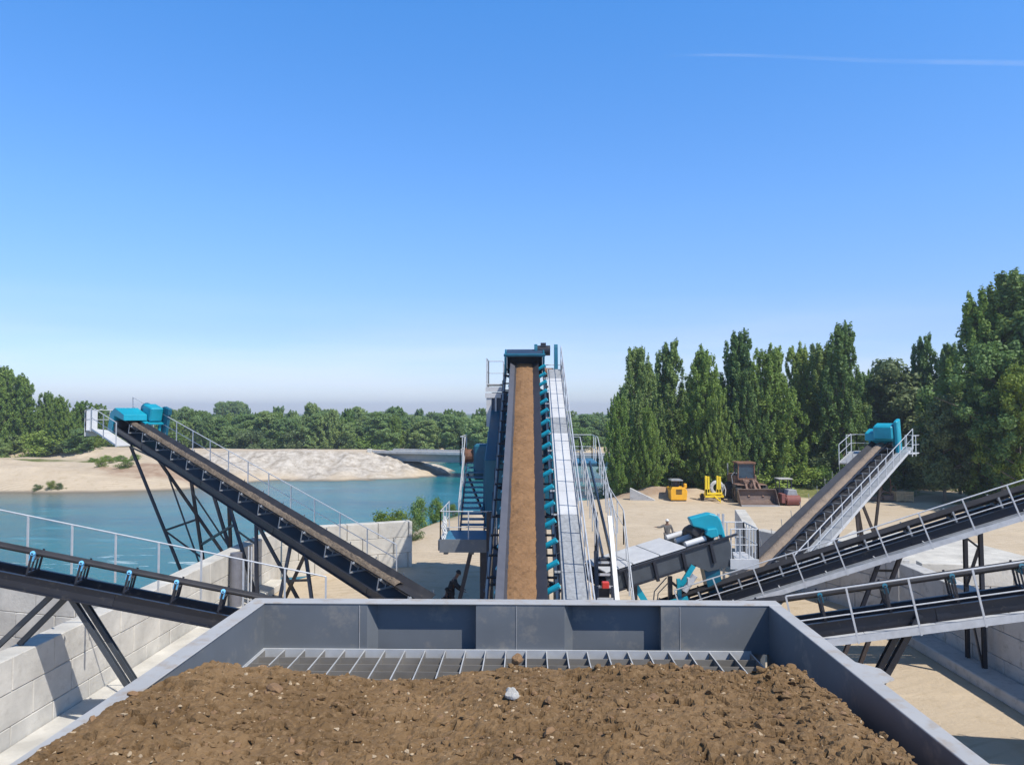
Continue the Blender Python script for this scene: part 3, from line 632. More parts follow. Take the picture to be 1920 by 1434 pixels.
# --- main conveyor
P0, P1 = at(974, 1130, 19.3), at(988, 684, 36); P0.x = P1.x = -.16
T = P0 + (P0 - P1) * .42
mc, fm, Lm = conveyor('belt_conveyor', 'steep central belt conveyor carrying brown soil up from the hopper', T, P1, bw=1.42, gap=.2, sh=.42, sw=.86, wide=.30, onlyr=True, rr=.075, step=1.05, idler_c='dark', roller_c='teal', frame_c='navy', belt_c='beltdust', walk=(3.0, 25.2), walk_w=.62, walk_z=-.05, rail_h=1.1, rail_post=1.6, trough=33, greys=(0, 1, 2, 3, 4, 5, 10, 14))
M['beltsoil'] = soil_mat('red_brown_soil', (.255, .142, .068), (.20, .11, .052), (.31, .185, .098), (.46, .34, .22))
mb = MB(); fw_ = 1.42 * .19; wl_ = .71 - fw_; c3, s3 = math.cos(R(33)), math.sin(R(33))
A3 = (fw_ + wl_ * .50 * c3, wl_ * .50 * s3 + .022); B3 = (fw_ + wl_ * 1.04 * c3, wl_ * 1.04 * s3 + .022)
mb.prism([fm @ V((1.0, A3[0], A3[1])), fm @ V((1.0, B3[0], B3[1])), fm @ V((1.0, B3[0] - .01, B3[1] + .03)), fm @ V((1.0, A3[0] - .01, A3[1] + .03))], fm.to_3x3() @ V((Lm - 1.6, 0, 0))); part('skirt_board', mb, 'skirt', mc)
lo = belt_load('soil_load', 'thin layer of brown soil riding on the steep central belt', fm, 1.0, Lm - .1, .47, .085, M['beltsoil'], 1, base=.03, amp=.035)
# head station of the main conveyor
def B(mb, a, b, f): mb.box(a, b, f)
mb = MB(); mb.box((Lm - .7, .84, -.5), (Lm + .45, .92, .62), fm); mb.box((Lm - .7, -.92, -.5), (Lm + .45, -.84, .62), fm); mb.box((Lm - .65, -.95, .62), (Lm - .52, .95, .72), fm); part('head_frame', mb, 'tealdark', mc, bevel=.01); mb = MB(); mb.box((Lm - .5, -.83, .55), (Lm + .43, .83, .60), fm); mb.box((Lm + .44, -.83, -.6), (Lm + .5, .83, .6), fm)
part('head_hood', mb, 'navy', mc, bevel=.01)
x0 = P1.x
mb = MB(); mb.tube((x0 + .55, 36.3, 10.95), (x0 + 1.2, 36.3, 10.95), .24, 16); mb.box((x0 + .75, 36.1, 11.12), (x0 + 1.0, 36.5, 11.3)); part('motor', mb, 'dark', mc)
mb = MB(); mb.tube((x0 + .45, 36.3, 10.95), (x0 + .6, 36.3, 10.95), .3, 16); part('fan_cover', mb, 'tealdark', mc)
mb = MB()
pts = []
for i in range(13): a = math.pi * i / 12; pts.append(V((x0 + 1.38, 36.3 + .24 * math.cos(a), 11.0 + .24 * math.sin(a))))
for i in range(13): a = math.pi * (1 + i / 12); pts.append(V((x0 + 1.38, 36.1 + .3 * math.cos(a), 9.85 + .3 * math.sin(a))))
mb.prism(pts, (.17, 0, 0)); part('belt_guard', mb, 'tealdark', mc)
mb = MB(); mb.tube((x0 + .95, 36.1, 9.9), (x0 + 1.35, 36.1, 9.9), .22, 14); part('gearbox', mb, 'rust', mc)
mb = MB(); mb.box((x0 + .94, 35.2, 9.22), (x0 + 1.75, 36.9, 9.26)); part('head_platform', mb, 'galvplate', mc)
mb = MB(); I4 = Matrix.Identity(4); grid_rail(mb, I4, [(x0 + 1.75, 35.3, 9.26), (x0 + 1.75, 36.9, 9.26), (x0 + 1.0, 36.9, 9.26)], post=.8); part('handrail', mb, 'galv', mc)
mb = MB(); mb.box((x0 - 1.72, 35.0, 9.30), (x0 - .98, 36.9, 9.34)); mb.box((x0 - 1.76, 34.9, 8.98), (x0 - 1.0, 35.0, 9.2)); mb.box((x0 - 1.78, 34.86, 8.7), (x0 - 1.0, 34.96, 8.92)); part('side_platform', mb, 'galvplate', mc)
mb = MB(); grid_rail(mb, I4, [(x0 - 1.02, 36.9, 9.34), (x0 - 1.72, 36.9, 9.34), (x0 - 1.72, 35.0, 9.34)], h=1.15, post=.8); part('handrail', mb, 'galv', mc)
mb = MB(); mb.box((x0 - 1.72, 34.9, 7.4), (x0 - 1.5, 34.96, 8.7)); mb.bar((x0 - 1.3, 34.9, 7.6), (x0 - 1.3, 34.9, 8.7), .08); part('hanger_plate', mb, 'galvplate', mc)
legs(mc, [((x0 - 1.05, 17.5, 0), (x0 - 1.05, 17.5, 2.0)), ((x0 + 1.05, 17.5, 0), (x0 + 1.05, 17.5, 2.0)), ((x0 - 1.05, 24.5, 0), (x0 - 1.05, 24.5, 4.9)), ((x0 + 1.05, 24.5, 0), (x0 + 1.05, 24.5, 4.9))], .2)
for s in (-1, 1):   # lattice side truss under the frame
    mb = MB(); a = fm @ V((10, s * 1.02, -.66)); n = 9
    for i in range(n):
        q0 = fm @ V((9 + i * 1.8, s * 1.0, -.62)); q1 = fm @ V((9.9 + i * 1.8, s * 1.0, -1.35)); q2 = fm @ V((10.8 + i * 1.8, s * 1.0, -.62)); mb.bar(q0, q1, .07); mb.bar(q1, q2, .07)
    mb.bar(fm @ V((9, s * 1.0, -1.38)), fm @ V((25.5, s * 1.0, -1.38)), .1); part('truss_side', mb, 'navy', mc)
# --- conveyor A, upper left with gravel
TA, HA = at(806, 1134, 26.0), at(238, 788, 40.5)
ca_, fa, La = conveyor('belt_conveyor', 'long dark conveyor rising left to a teal drive, carrying gravel over the river bank', TA, HA, bw=1.0, gap=.27, sh=.32, step=1.55, idler_c='grey', roller_c='grey', walk=(3.2, 26.2), walk_w=.62, rail_h=1.05, rail_post=1.75, rail_mid=(.5,), plates='galv', rail_plumb=True, trough=35)
M['gravel'] = soil_mat('washed_gravel', (.18, .14, .105), (.10, .078, .06), (.29, .24, .18), (.48, .42, .34))
belt_load('gravel_load', 'grey-brown gravel carried on the upper left conveyor belt', fa, 1.6, La - .1, .19, .10, M['gravel'], 3, base=.03, amp=.05)
mb = MB(); 
q = [fa @ V(p) for p in [(La - .9, -.62, .22), (La + .35, -.62, .22), (La + .62, -.62, -.1), (La + .62, -.62, -.6), (La + .1, -.62, -.75), (La + .3, -.62, -.1)]]
mb.prism([fa @ V(p) for p in [(La - 1.0, -.60, .25), (La - .9, -.60, .55), (La + .25, -.60, .62), (La + .72, -.60, .25), (La + .80, -.60, -.70), (La + .25, -.60, -.80), (La + .2, -.60, .2)]], fa.to_3x3() @ V((0, 1.2, 0))); part('head_hood', mb, 'teal', ca_, bevel=.02)
mb = MB(); mb.box((La - 1.35, -1.35, .12), (La + .1, -.35, .20), fa); mb.bar(fa @ V((La - 1.2, -1.2, -.5)), fa @ V((La - 1.2, -1.2, .12)), .12); mb.bar(fa @ V((La - .2, -1.2, -.5)), fa @ V((La - .2, -1.2, .12)), .12); part('motor_base', mb, 'teal', ca_)
mb = MB(); mb.box((La - 1.2, -1.30, .24), (La - .25, -.62, .98), fa); part('motor', mb, 'teal', ca_, bevel=.06)
mb = MB(); mb.tube(fa @ V((La - .22, -.95, .66)), fa @ V((La + .05, -.95, .66)), .30, 16); part('fan_cover', mb, 'tealdark', ca_)
mb = MB(); mb.box((La - 1.6, -1.52, -.55), (La - .9, -1.34, .98), fa); mb.box((La - 1.72, -1.50, .72), (La - 1.1, -1.3, 1.05), fa); part('belt_guard', mb, 'tealdark', ca_, bevel=.02)
hp = fa @ V((La, 0, 0)); dz = hp.z - .95
uA = V((fa[0][0], fa[1][0], 0)).normalized(); vA = V((-uA.y, uA.x, 0))
def pa(u_, v_, z_): return V((hp.x, hp.y, 0)) + uA * u_ + vA * v_ + V((0, 0, z_))
mb = MB(); mb.prism([fa @ V((La + .25, .75, -.62)), fa @ V((La - 2.4, .75, -.62)), fa @ V((La - 2.4, 1.45, -.62)), fa @ V((La + .9, 1.45, -.62))], (0, 0, -.06)); part('head_platform', mb, 'galvplate', ca_)
mb = MB(); grid_rail(mb, fa, [(La - 2.4, 1.45, -.6), (La + .7, 1.45, -.6)], h=1.1, post=1.3, plumb=True); part('handrail', mb, 'galv', ca_); mb = MB(); grid_rail(mb, I4, [tuple(pa(.8, 1.5, dz + .5)), tuple(pa(2.2, 1.2, dz + .45)), tuple(pa(2.2, -1.3, dz + .45)), tuple(pa(.2, -1.5, dz + .45))], h=1.05, post=1.2); part('handrail', mb, 'galv', ca_)
mb = MB(); mb.prism([pa(1.3, -1.2, dz + .38), pa(2.2, -1.2, dz + .38), pa(2.2, 1.2, dz + .38), pa(1.3, 1.2, dz + .38)], (0, 0, .05)); mb.prism([pa(2.2, .6, dz + .1), pa(2.2, 1.25, dz + .1), pa(2.2, 1.25, dz + 1.5), pa(2.2, .6, dz + 1.5)], uA * .04); part('walkway', mb, 'galvplate', ca_)
def A_(px, py, off): # point on the side frame bottom at a photo column
    best = min((abs(((CM.transposed() @ (fa @ V((u_, 0, 0)) - CP))).x / -((CM.transposed() @ (fa @ V((u_, 0, 0)) - CP))).z * FPX + CX - px), u_) for u_ in np.arange(0, La, .05)); return fa @ V((best[1], off, -.54))
yA = 39.0
ga = -.7
def gz(x, y): return float(height(np.array([x]), np.array([y]))[0]) - .1
def down(p, px, py, y): # foot: the point at distance y below photo position
    f = at(px, py, y); f.z = max(-2.6, min(gz(f.x, f.y), f.z)) if False else f.z; return f
L_ = []
tops = {}
def ext(a, px, py, y):     # leg from a toward the photo point at distance y, carried on down to the ground
    f = at(px, py, y); d = (f - a); 
    for k_ in np.arange(.5, 2.5, .02):
        p = a + d * k_
        if p.z <= gz(p.x, p.y): return p
    return f
t1 = A_(262, 0, .55); t1b = A_(275, 0, -.55); t2 = A_(318, 0, .55); t2b = A_(330, 0, -.55)
L_ += [(t1, ext(t1, 336, 1062, 38.4)), (t1b, ext(t1b, 392, 1000, 39.8)), (t2, ext(t2, 400, 1010, 38.0))]
t3 = A_(383, 0, .55); L_ += [(t3, ext(t3, 381, 1050, 35.5))]
t4 = A_(425, 0, .55); t5 = A_(455, 0, .55); t5b = A_(462, 0, -.55)
L_ += [(t4, ext(t4, 432, 1032, 33.6)), (t5, ext(t5, 433, 1034, 33.6)), (t5, ext(t5, 480, 1120, 31.5)), (t4, ext(t4, 352, 1020, 35.0))]
t6 = A_(506, 0, .55); L_ += [(t6, ext(t6, 482, 1120, 31)), (t6, ext(t6, 560, 1125, 31))]
t7 = A_(572, 0, .55); t8 = A_(600, 0, .55); L_ += [(t7, ext(t7, 525, 1120, 29.5)), (t8, ext(t8, 584, 1120, 29.0)), (t8, ext(t8, 535, 1120, 30.5))]
t9 = A_(700, 0, .55); L_ += [(t9, ext(t9, 706, 1124, 27.6))]
legs(ca_, [l_ for i_, l_ in enumerate(L_) if i_ not in (1, 7)], .12)
def lp(i, k): return L_[i][0].lerp(L_[i][1], k)
braces(ca_, [(lp(0, .05), lp(2, .02)), (lp(0, .5), lp(2, .42)), (lp(0, .95), lp(2, .9)), (lp(0, .5), lp(2, .95)), (lp(2, .1), lp(3, .8)), (lp(3, .1), lp(4, .5)), (lp(3, .5), lp(6, .2)), (lp(6, .25), lp(8, .25)), (lp(10, .45), lp(11, .35))], .09)
# --- conveyor LL, lower left, empty belt with light blue roller caps
aa, bb = at(0, 1026, 18.4), at(462, 1118, 19.25); dd = (bb - aa)
cl, fl, Ll = conveyor('belt_conveyor', 'empty dark conveyor with light blue roller caps crossing the lower left wall', bb + dd * .95, aa - dd * .8, bw=.46, gap=.44, sh=.34, step=1.12, idler_c='dark', roller_c='grey', walk=(3.6, 15.5, True, False), walk_w=.55, walk_z=-.45, rail_h=1.12, rail_post=1.1, rail_mid=(), plates='galv', capc='lightblue', trough=28, rail_plumb=True)
ap = at(118, 1096, 18.6); ap2 = at(142, 1102, 18.9)
legs(cl, [(ap, at(-20, 1226, 18.6)), (ap2, at(37, 1207, 18.9)), (ap, ap + (at(243, 1290, 18.6) - ap) * 1.9), (ap2, ap2 + (at(262, 1290, 18.9) - ap2) * 1.9)], .12, m='slate')
mb = MB(); mb.box((Ll - 17.6, .53, -.6), (Ll - 17.2, .58, -.35), fl); part('bolt_plate', mb, 'dark', cl)
# --- conveyor R1, upper right, empty with galvanised walkway
a1_, b1_ = at(1240, 1134, 26.2), at(1850, 943, 24.3); dd = b1_ - a1_
c1, f1, L1 = conveyor('belt_conveyor', 'dark empty conveyor with galvanised handrail rising right, the higher of two at the right edge', a1_ - dd * .05, b1_ + dd * .55, bw=.75, gap=.2, sh=.24, step=1.35, idler_c='grey', roller_c='dark', walk=(1.2, 16.5), walk_w=.62, walk_z=-.42, rail_h=1.0, rail_post=1.33, rail_mid=(.5,), rail_plumb=False, trough=32, plates='grating')
def on(fr, L0, px, v_, w_):
    best = None
    for u_ in np.arange(0, L0, .05):
        p = fr @ V((u_, v_, w_)); q = CM.transposed() @ (p - CP); x = CX - q.x / q.z * FPX
        if best is None or abs(x - px) < best[0]: best = (abs(x - px), p)
    return best[1]
g0 = lambda px, py: atz(px, py, 0)
q1 = on(f1, L1, 1808, .5, -.45); q2 = on(f1, L1, 1838, -.5, -.45)
legs(c1, [(q1, V((q1.x, q1.y, 0))), (q2, V((q2.x + .05, q2.y, 0)))], .11)
braces(c1, [(V((q1.x, q1.y, 4.1)), V((q2.x, q2.y, 3.9))), (V((q1.x, q1.y, 2.4)), V((q2.x, q2.y, .3))), (V((q1.x, q1.y, 2.5)), V((q2.x, q2.y, 4)))])
q3 = on(f1, L1, 1660, .5, -.45); q4 = on(f1, L1, 1692, -.5, -.45)
legs(c1, [(q3, ext(q3, 1585, 1222, 24.9)), (q4, ext(q4, 1614, 1240, 24.6))], .11, m='brown')
braces(c1, [(q3.lerp(ext(q3, 1585, 1222, 24.9), .6), q4.lerp(ext(q4, 1614, 1240, 24.6), .55)), (q3.lerp(ext(q3, 1585, 1222, 24.9), .2), q4.lerp(ext(q4, 1614, 1240, 24.6), .18))])
# --- conveyor R2, lower right
a2_, b2_ = at(1462, 1128, 18.7), at(1920, 1062, 17.6); dd = b2_ - a2_
c2, f2, L2 = conveyor('belt_conveyor', 'empty dark conveyor with teal rollers behind a galvanised railing, lowest at the right edge', a2_ - dd * 1.0, b2_ + dd * .9, bw=.54, gap=.50, sh=.42, step=1.42, idler_c='dark', roller_c='tealdark', walk=(5.4, 14.5), walk_w=.4, walk_z=-.80, rail_h=1.12, rail_post=1.36, rail_mid=(.48,), capc='tealdark', capside=-1, trough=28)
q5 = on(f2, L2, 1712, .4, -.6); q6 = on(f2, L2, 1722, -.4, -.6)
legs(c2, [(q5, q5 + (at(1632, 1284, q5.y) - q5) * 2.2), (q6, q6 + (at(1648, 1288, q6.y) - q6) * 2.2)], .13)
lg = at(1545, 1180, 19.2); legs(c2, [(lg, at(1557, 1222, 19.2) + (at(1557, 1222, 19.2) - lg) * 2)], .09)
# --- conveyor B, right with brown sand
aB, hB = at(1385, 1098, 30), at(1652, 832, 46); dd = hB - aB
cb, fb, Lb = conveyor('belt_conveyor', 'conveyor carrying brown sand up to a teal drive in front of the right-hand trees', aB - dd * .06, hB, bw=1.1, gap=.2, sh=.30, step=1.25, idler_c='grey', roller_c='dark', frame_c='dark', belt_c='rubber', walk=(3.0, 23.0), walk_w=.62, walk_z=-.35, rail_h=1.05, rail_post=1.6, left=(19.2, 21.6), wide=.22, onlyr=True, rr=.06, sw=.78, rail_plumb=True, plates='grating')
M['sandload'] = soil_mat('brown_sand', (.26, .20, .15), (.20, .155, .12), (.31, .25, .20), (.36, .31, .25))
belt_load('sand_load', 'smooth brown sand lying along the right conveyor belt towards the trees', fb, 1, Lb - .1, .23, .09, M['sandload'], 5, base=.03, amp=.02)
mb = MB(); mb.prism([fb @ V(p) for p in [(Lb - .5, .75, .3), (Lb - .4, .75, .75), (Lb + .5, .75, .8), (Lb + .9, .75, .2), (Lb + .9, .75, -.6), (Lb + .3, .75, -.6), (Lb + .2, .75, .25)]], fb.to_3x3() @ V((0, -1.6, 0))); part('head_hood', mb, 'teal', cb, bevel=.04)
mb = MB(); mb.box((Lb - .75, -.85, .45), (Lb + .1, .2, 1.25), fb); part('motor', mb, 'teal', cb, bevel=.08)
mb = MB(); mb.box((Lb - .6, -1.1, -.5), (Lb + .15, -.88, 1.5), fb); part('belt_guard', mb, 'teal', cb, bevel=.05)
hq = fb @ V((Lb, 0, 0)); uB = V((fb[0][0], fb[1][0], 0)).normalized(); rB = V((uB.y, -uB.x, 0)); zB = hq.z - .55
def pb(u_, r_, z_=0): return V((hq.x, hq.y, zB + z_)) + uB * u_ + rB * r_
mb = MB(); mb.prism([pb(-.4, 1.0), pb(-.4, 1.75), pb(1.3, 1.75), pb(1.3, 1.0)], (0, 0, .05)); mb.prism([pb(-.6, -1.75), pb(-.6, -1.0), pb(1.3, -1.0), pb(1.3, -1.75)], (0, 0, .05)); part('head_platform', mb, 'galvplate', cb)
mb = MB(); grid_rail(mb, I4, [tuple(pb(-.4, 1.75)), tuple(pb(1.3, 1.75)), tuple(pb(1.3, 1.0))], post=.9); part('handrail', mb, 'galv', cb); mb = MB(); grid_rail(mb, I4, [tuple(pb(-.7, -1.75)), tuple(pb(1.3, -1.75)), tuple(pb(1.3, -.9))], post=.95); part('handrail', mb, 'galv', cb)
qa = on(fb, Lb, 1600, 0, -.5); qb = on(fb, Lb, 1655, -.6, -.5); qc = on(fb, Lb, 1575, 0, -.5)
legs(cb, [(qb, ext(qb, 1641, 993, 45.5)), (qa, ext(qa, 1616, 1000, 43.8)), (qa, ext(qa, 1610, 1003, 42)), (qa, ext(qa, 1570, 1005, 41)), (qa, ext(qa, 1640, 1003, 43))], .13, m='brown')
# ------------------------------------------------------------------ screening plant behind the main conveyor
sp_ = empty('screening_plant', (0, 32, 0), 'tall blue screening plant with stairs on both sides under the head of the central conveyor', 'screening plant')
for x in (-1.55, 1.45):
    for y in (27.1, 31.5, 36.8):
        mb = MB(); mb.beam((x, y, 0), (x, y, 3.4 if y < 28 else (6.0 if y < 32 else 9.0)), .24, .24, .02, V((0, 1, 0))); part('column', mb, 'dark' if y < 28 else 'navy', sp_)
mb = MB(); mb.prism([(-1.68, 30.2, 3.5), (-1.68, 30.0, 6.2), (-1.68, 36.4, 8.7), (-1.68, 37.4, 8.6), (-1.68, 37.2, 5.2), (-1.68, 33, 3.8)], (3.2, 0, 0)); part('screen_box', mb, 'tealdark', sp_, bevel=.02)
mb = MB()
for k in range(6): y = 30.8 + k * 1.05; z = 3.9 + k * .42; mb.box((-1.78, y, z), (-1.69, y + .1, z + 1.9 + k * .05))
mb.bar((-1.76, 30.2, 4.15), (-1.76, 37, 6.6), .08, .16); part('screen_rib', mb, 'tealdark', sp_)
mb = MB(); mb.box((-1.66, 35.0, 6.6), (1.2, 36.8, 8.95)); part('feed_chute', mb, 'navy', sp_, bevel=.02)
mb = MB(); mb.box((-2.3, 32.6, 5.2), (-1.55, 33.8, 6.7)); part('drive_guard', mb, 'tealdark', sp_, bevel=.08)
mb = MB(); mb.tube((-2.7, 33.0, 6.2), (-2.3, 33.0, 6.2), .28, 14); mb.tube((-2.62, 33, 6.2), (-2.66, 33, 6.2), .34, 14); part('motor', mb, 'rust', sp_)
for s, nm in ((-1, 'left'), (1, 'right')):
    c_ = lambda x: x if s < 0 else -x - .05
    xa, xb = sorted((c_(-3.05), c_(-1.35)))
    if s < 0:
        mb = MB(); mb.box((xa, 27, 3.46), (xb, 30.0, 3.5)); part('landing_deck', mb, 'deck', sp_)
        mb = MB(); mb.box((xa - .02, 26.9, 3.2), (xb, 27.0, 3.64)); mb.box((xa - .08, 27, 3.25), (xa, 30, 3.6)); mb.box((xa + .1, 27.1, 3.1), (xa + .25, 29.9, 3.44)); mb.box((xa + 1, 27.1, 3.1), (xa + 1.15, 29.9, 3.44)); part('landing_frame', mb, 'hopper', sp_)
        mb = MB(); grid_rail(mb, I4, [(xb + .25, 27, 3.5), (xa, 27, 3.5), (xa, 30, 3.5)], h=1.1, post=1.0); part('handrail', mb, 'galv', sp_)
        legs(sp_, [((-2.0, 27.3, 3.2), (-2.75, 27.3, 0)), ], .14, m='brown', name='raking_leg')
        y0, z0, y1, z1, n = 30.0, 3.5, 33.0, 5.9, 12; x1, x2 = -2.62, -1.70
        mb = MB(); mb.box((-2.9, 33.0, 5.86), (-1.55, 36.5, 5.9)); part('upper_landing', mb, 'deck', sp_)
        mb = MB(); grid_rail(mb, I4, [(-2.68, 30, 3.5), (-2.68, 33.0, 5.9), (-2.9, 33.1, 5.9), (-2.9, 36.5, 5.9)], h=1.1, post=1.1); part('handrail', mb, 'galv', sp_)
    else:
        y0, z0, y1, z1, n = 24.6, 3.5, 33.0, 5.9, 0; x1, x2 = 2.35, 2.62
        mb = MB(); mb.box((1.55, 33.0, 5.86), (3.0, 36.5, 5.9)); part('upper_landing', mb, 'deck', sp_)
        mb = MB(); grid_rail(mb, I4, [(2.2, y0, z0), (2.2, y1, z1), (1.9, 33.1, 5.9)], h=1.1, post=1.15); part('handrail', mb, 'galv', sp_)
        mb = MB(); grid_rail(mb, I4, [(2.78, y0, z0), (2.95, y1, z1), (3.0, 36.5, 5.9), (1.6, 36.5, 5.9)], h=1.1, post=1.15); part('handrail', mb, 'galv', sp_)
        mb = MB(); grid_rail(mb, I4, [(3.05, 22.2, 1.2), (3.3, 27.0, 3.6), (3.0, 30.0, 4.3)], h=1.05, post=1.2); part('handrail', mb, 'galv', sp_)
        mb = MB(); mb.box((1.7, 22.0, 1.15), (3.05, 24.6, 1.2)); part('landing_deck', mb, 'galvplate', sp_)
        mb = MB(); mb.bar(at(1143, 968, 24.5), at(1143, 968, 24.5) + (at(1158, 1134, 23.0) - at(1143, 968, 24.5)) * 1.7, .13, .13); part('newel_post', mb, 'white', sp_)
        for zz in (1.6, 1.95, 2.3, 2.65, 3.0, 3.35):
            mb = MB(); mb.bar((2.12, 23.9 + (zz - 1.6) * .3, zz), (2.62, 23.9 + (zz - 1.6) * .3, zz), .05, .07); part('rung', mb, 'galv', sp_)
        legs(sp_, [((2.12, 23.9, 1.2), (2.12, 24.5, 3.7)), ((2.62, 23.9, 1.2), (2.62, 24.5, 3.7)), ((2.48, 28.5, 0), (2.48, 28.5, 4.4)), ((1.8, 23, 0), (1.8, 23, 1.15)), ((3.0, 22.1, 0), (3.0, 22.1, 1.15)), ((1.8, 24.5, 0), (1.8, 24.5, 1.15)), ((3.0, 24.5, 0), (3.0, 24.5, 1.15))], .12, name='stair_post')
    for xx in (x1, x2):
        mb = MB(); mb.bar((xx, y0, z0 - .02), (xx, y1, z1 - .02), .05, .24); part('stringer', mb, 'navy', sp_)
    tm = None
    for i in range(1, n + 1):
        q = i / (n + 1)
        if tm is None: mb = MB(); mb.box((x1 + .03, -.15, -.03), (x2 - .03, .15, .03)); tm_o = part('tread', mb, 'deck', None); tm = tm_o.data; bpy.data.objects.remove(tm_o)
        mobj('tread', tm, sp_, V((0, y0 + (y1 - y0) * q, z0 + (z1 - z0) * q)) - sp_.location)
mb = MB(); mb.bar((-2.6, 32.9, 5.5), (-1.75, 31, 3.9), .08); part('brace', mb, 'navy', sp_)
mb = MB(); p = at(1135, 1096, 24.2); mb.box(tuple(p - V((.11, .1, .1))), tuple(p + V((.11, .1, .1)))); o = part('control_box', mb, 'red', sp_, bevel=.02)
mb = MB(); mb.box(tuple(p + V((-.35, .2, -.5))), tuple(p + V((.15, .6, -.14)))); part('electric_cabinet', mb, 'dark', sp_, bevel=.02); mb = MB(); mb.box(tuple(p + V((-.3, .3, .5))), tuple(p + V((.2, .6, .75)))); part('electric_cabinet', mb, 'dark', sp_, bevel=.02)
mb = MB()
for k in range(5): mb.path([(-2.98 + .05 * math.sin(j * 2.1 + k), 27.15 + k * .22, 4.3 - j * .12) for j in range(7)], .03)
ho = mb.build('coiled_hose', M['white'], loc=(-2.98, 27.2, 3.6)); tag(ho, 'pale hose coil hanging on the left stair landing rail', 'hose')
# steel pile and pipes by conveyor A
mb = MB(); p = at(443, 1036, 31.0); mb.tube((p.x, p.y, 0), (p.x, p.y, p.z), .23, 20); o = mb.build('steel_pillar', mat('pillar_paint', (.16, .16, .18), .5), loc=(p.x, p.y, 0)); tag(o, 'thick grey upright steel pillar in front of the left block wall', 'pillar')
mb = MB()
for dx_ in (.5, .62): mb.tube((p.x + dx_, p.y, 0), (p.x + dx_, p.y, p.z + .25), .03, 8)
o = mb.build('standpipe', M['galv'], loc=(p.x + .5, p.y, 0)); tag(o, 'two slim galvanised pipes standing beside the thick grey pillar', 'pipe')
# ------------------------------------------------------------------ machine C: covered transfer conveyor with big teal drive
T_, H_ = at(1135, 1064, 26.0), at(1352, 996, 27.2)
fc, Lc = frame(T_, H_); cc = empty('transfer_conveyor', (T_.x, T_.y, 0), 'short wide covered conveyor with white lids, dark ribbed side and large teal drive', 'conveyor')
W = 1.0
mb = MB(); mb.prism([fc @ V((-.4, -W, .05)), fc @ V((Lc - .3, -W, .05)), fc @ V((Lc - .25, -W, -.95)), fc @ V((Lc - 1.3, -W, -.85)), fc @ V((Lc - 1.7, -W, -.55)), fc @ V((-.4, -W, -.5))], fc.to_3x3() @ V((0, .03, 0))); part('side_panel', mb, 'slate', cc)
mb = MB(); mb.box((-.4, W - .03, -.52), (Lc - .15, W, .05), fc); part('side_panel', mb, 'slate', cc)
mb = MB(); mb.box((-.4, -W + .04, -.52), (Lc - .3, W - .04, -.47), fc); part('floor_plate', mb, 'dark', cc)
mb = MB(); mb.box((-.4, -W - .08, .03), (Lc, -W + .02, .09), fc); mb.box((-.4, -W - .06, -.55), (Lc - 1.7, -W - .002, -.49), fc)
for k in range(4): mb.box((k * 1.05 + .2, -W - .10, -.62), (k * 1.05 + .3, -W - .002, .03), fc)
part('side_rib', mb, 'dark', cc)
for k in range(3): mb = MB(); mb.box((-.35 + k * .98, -W + .06, .10), (.6 + k * .98, W - .02, .15 + .0), fc); part('lid', mb, 'galvplate', cc, bevel=.01)
mb = MB(); 
for k in range(3): mb.tube(fc @ V((2.65, -.75 + k * .7, .16)), fc @ V((3.4, -.75 + k * .7, .16)), .10, 14)
part('dust_pipe', mb, 'galvplate', cc)
mb = MB(); mb.tube(fc @ V((3.5, -.7, .12)), fc @ V((3.5, .6, .12)), .26, 20); mb.tube(fc @ V((3.25, -.6, .42)), fc @ V((3.25, -.1, .42)), .17, 16); part('drive_wheel', mb, 'rubber', cc)
def outline(pts, y, th): a = [at(px, py, y) for px, py in pts]; return a, V((0, th, 0))
mb = MB(); mb.prism(*outline([(1292, 972), (1299, 987), (1318, 992), (1330, 1000), (1338, 1004), (1352, 1004), (1360, 1031), (1366, 1024), (1352, 975), (1345, 966), (1330, 962)], 26.2, .42)); part('drive_guard', mb, 'teal', cc, bevel=.04)
mb = MB(); mb.prism(*outline([(1326, 992), (1323, 1003), (1334, 1009), (1348, 1006), (1345, 990)], 26.0, .25)); part('gearbox', mb, 'teal', cc, bevel=.03)
mb = MB(); mb.prism(*outline([(1314, 1040), (1344, 1035), (1356, 1108), (1330, 1112)], 26.1, .7)); part('discharge_chute', mb, 'tealdark', cc)
mb = MB(); mb.bar(at(1188, 1092, 25.5), at(1216, 1138, 25.5), .12, .2); mb.bar(at(1300, 1060, 25.6), at(1272, 1105, 25.6), .1, .16); mb.bar(at(1222, 1138, 25.4), at(1290, 1122, 25.4), .1, .16); mb.bar(at(1272, 1085, 25.6), at(1274, 1120, 25.6), .12, .16); part('chute_strut', mb, 'teal', cc)
mb = MB(); mb.bar(at(1256, 1080, 26), at(1257, 1128, 26), .14, .14); mb.bar(at(1258, 1090, 26), at(1280, 1108, 26), .08); part('support_leg', mb, 'dark', cc)
mb = MB(); q = [at(1225, 1130, 26.3), at(1227, 1108, 26.3), at(1250, 1082, 26.3)]; mb.path(q, .02)
q = [at(1232, 1130, 26.3), at(1234, 1112, 26.3), at(1253, 1092, 26.3)]; mb.path(q, .018); part('ladder_rail', mb, 'grey', cc)
mb = MB(); mb.tube(at(1283, 1108, 25.3), at(1303, 1078, 25.3), .10, 14); mb.box(tuple(at(1290, 1096, 25.2)), tuple(at(1290, 1096, 25.2) + V((.2, .2, .2)))); part('washer_motor', mb, 'galv', cc)
for u_ in (.6, 3.4):
    for v_ in (-.8, .8):
        q_ = fc @ V((u_, v_, -.55)); mb = MB(); mb.beam(q_, V((q_.x, q_.y, 0)), .13, .13, .014, V((0, 1, 0))); part('support_leg', mb, 'dark', cc)
dp = at(1376, 1046, 27.0)
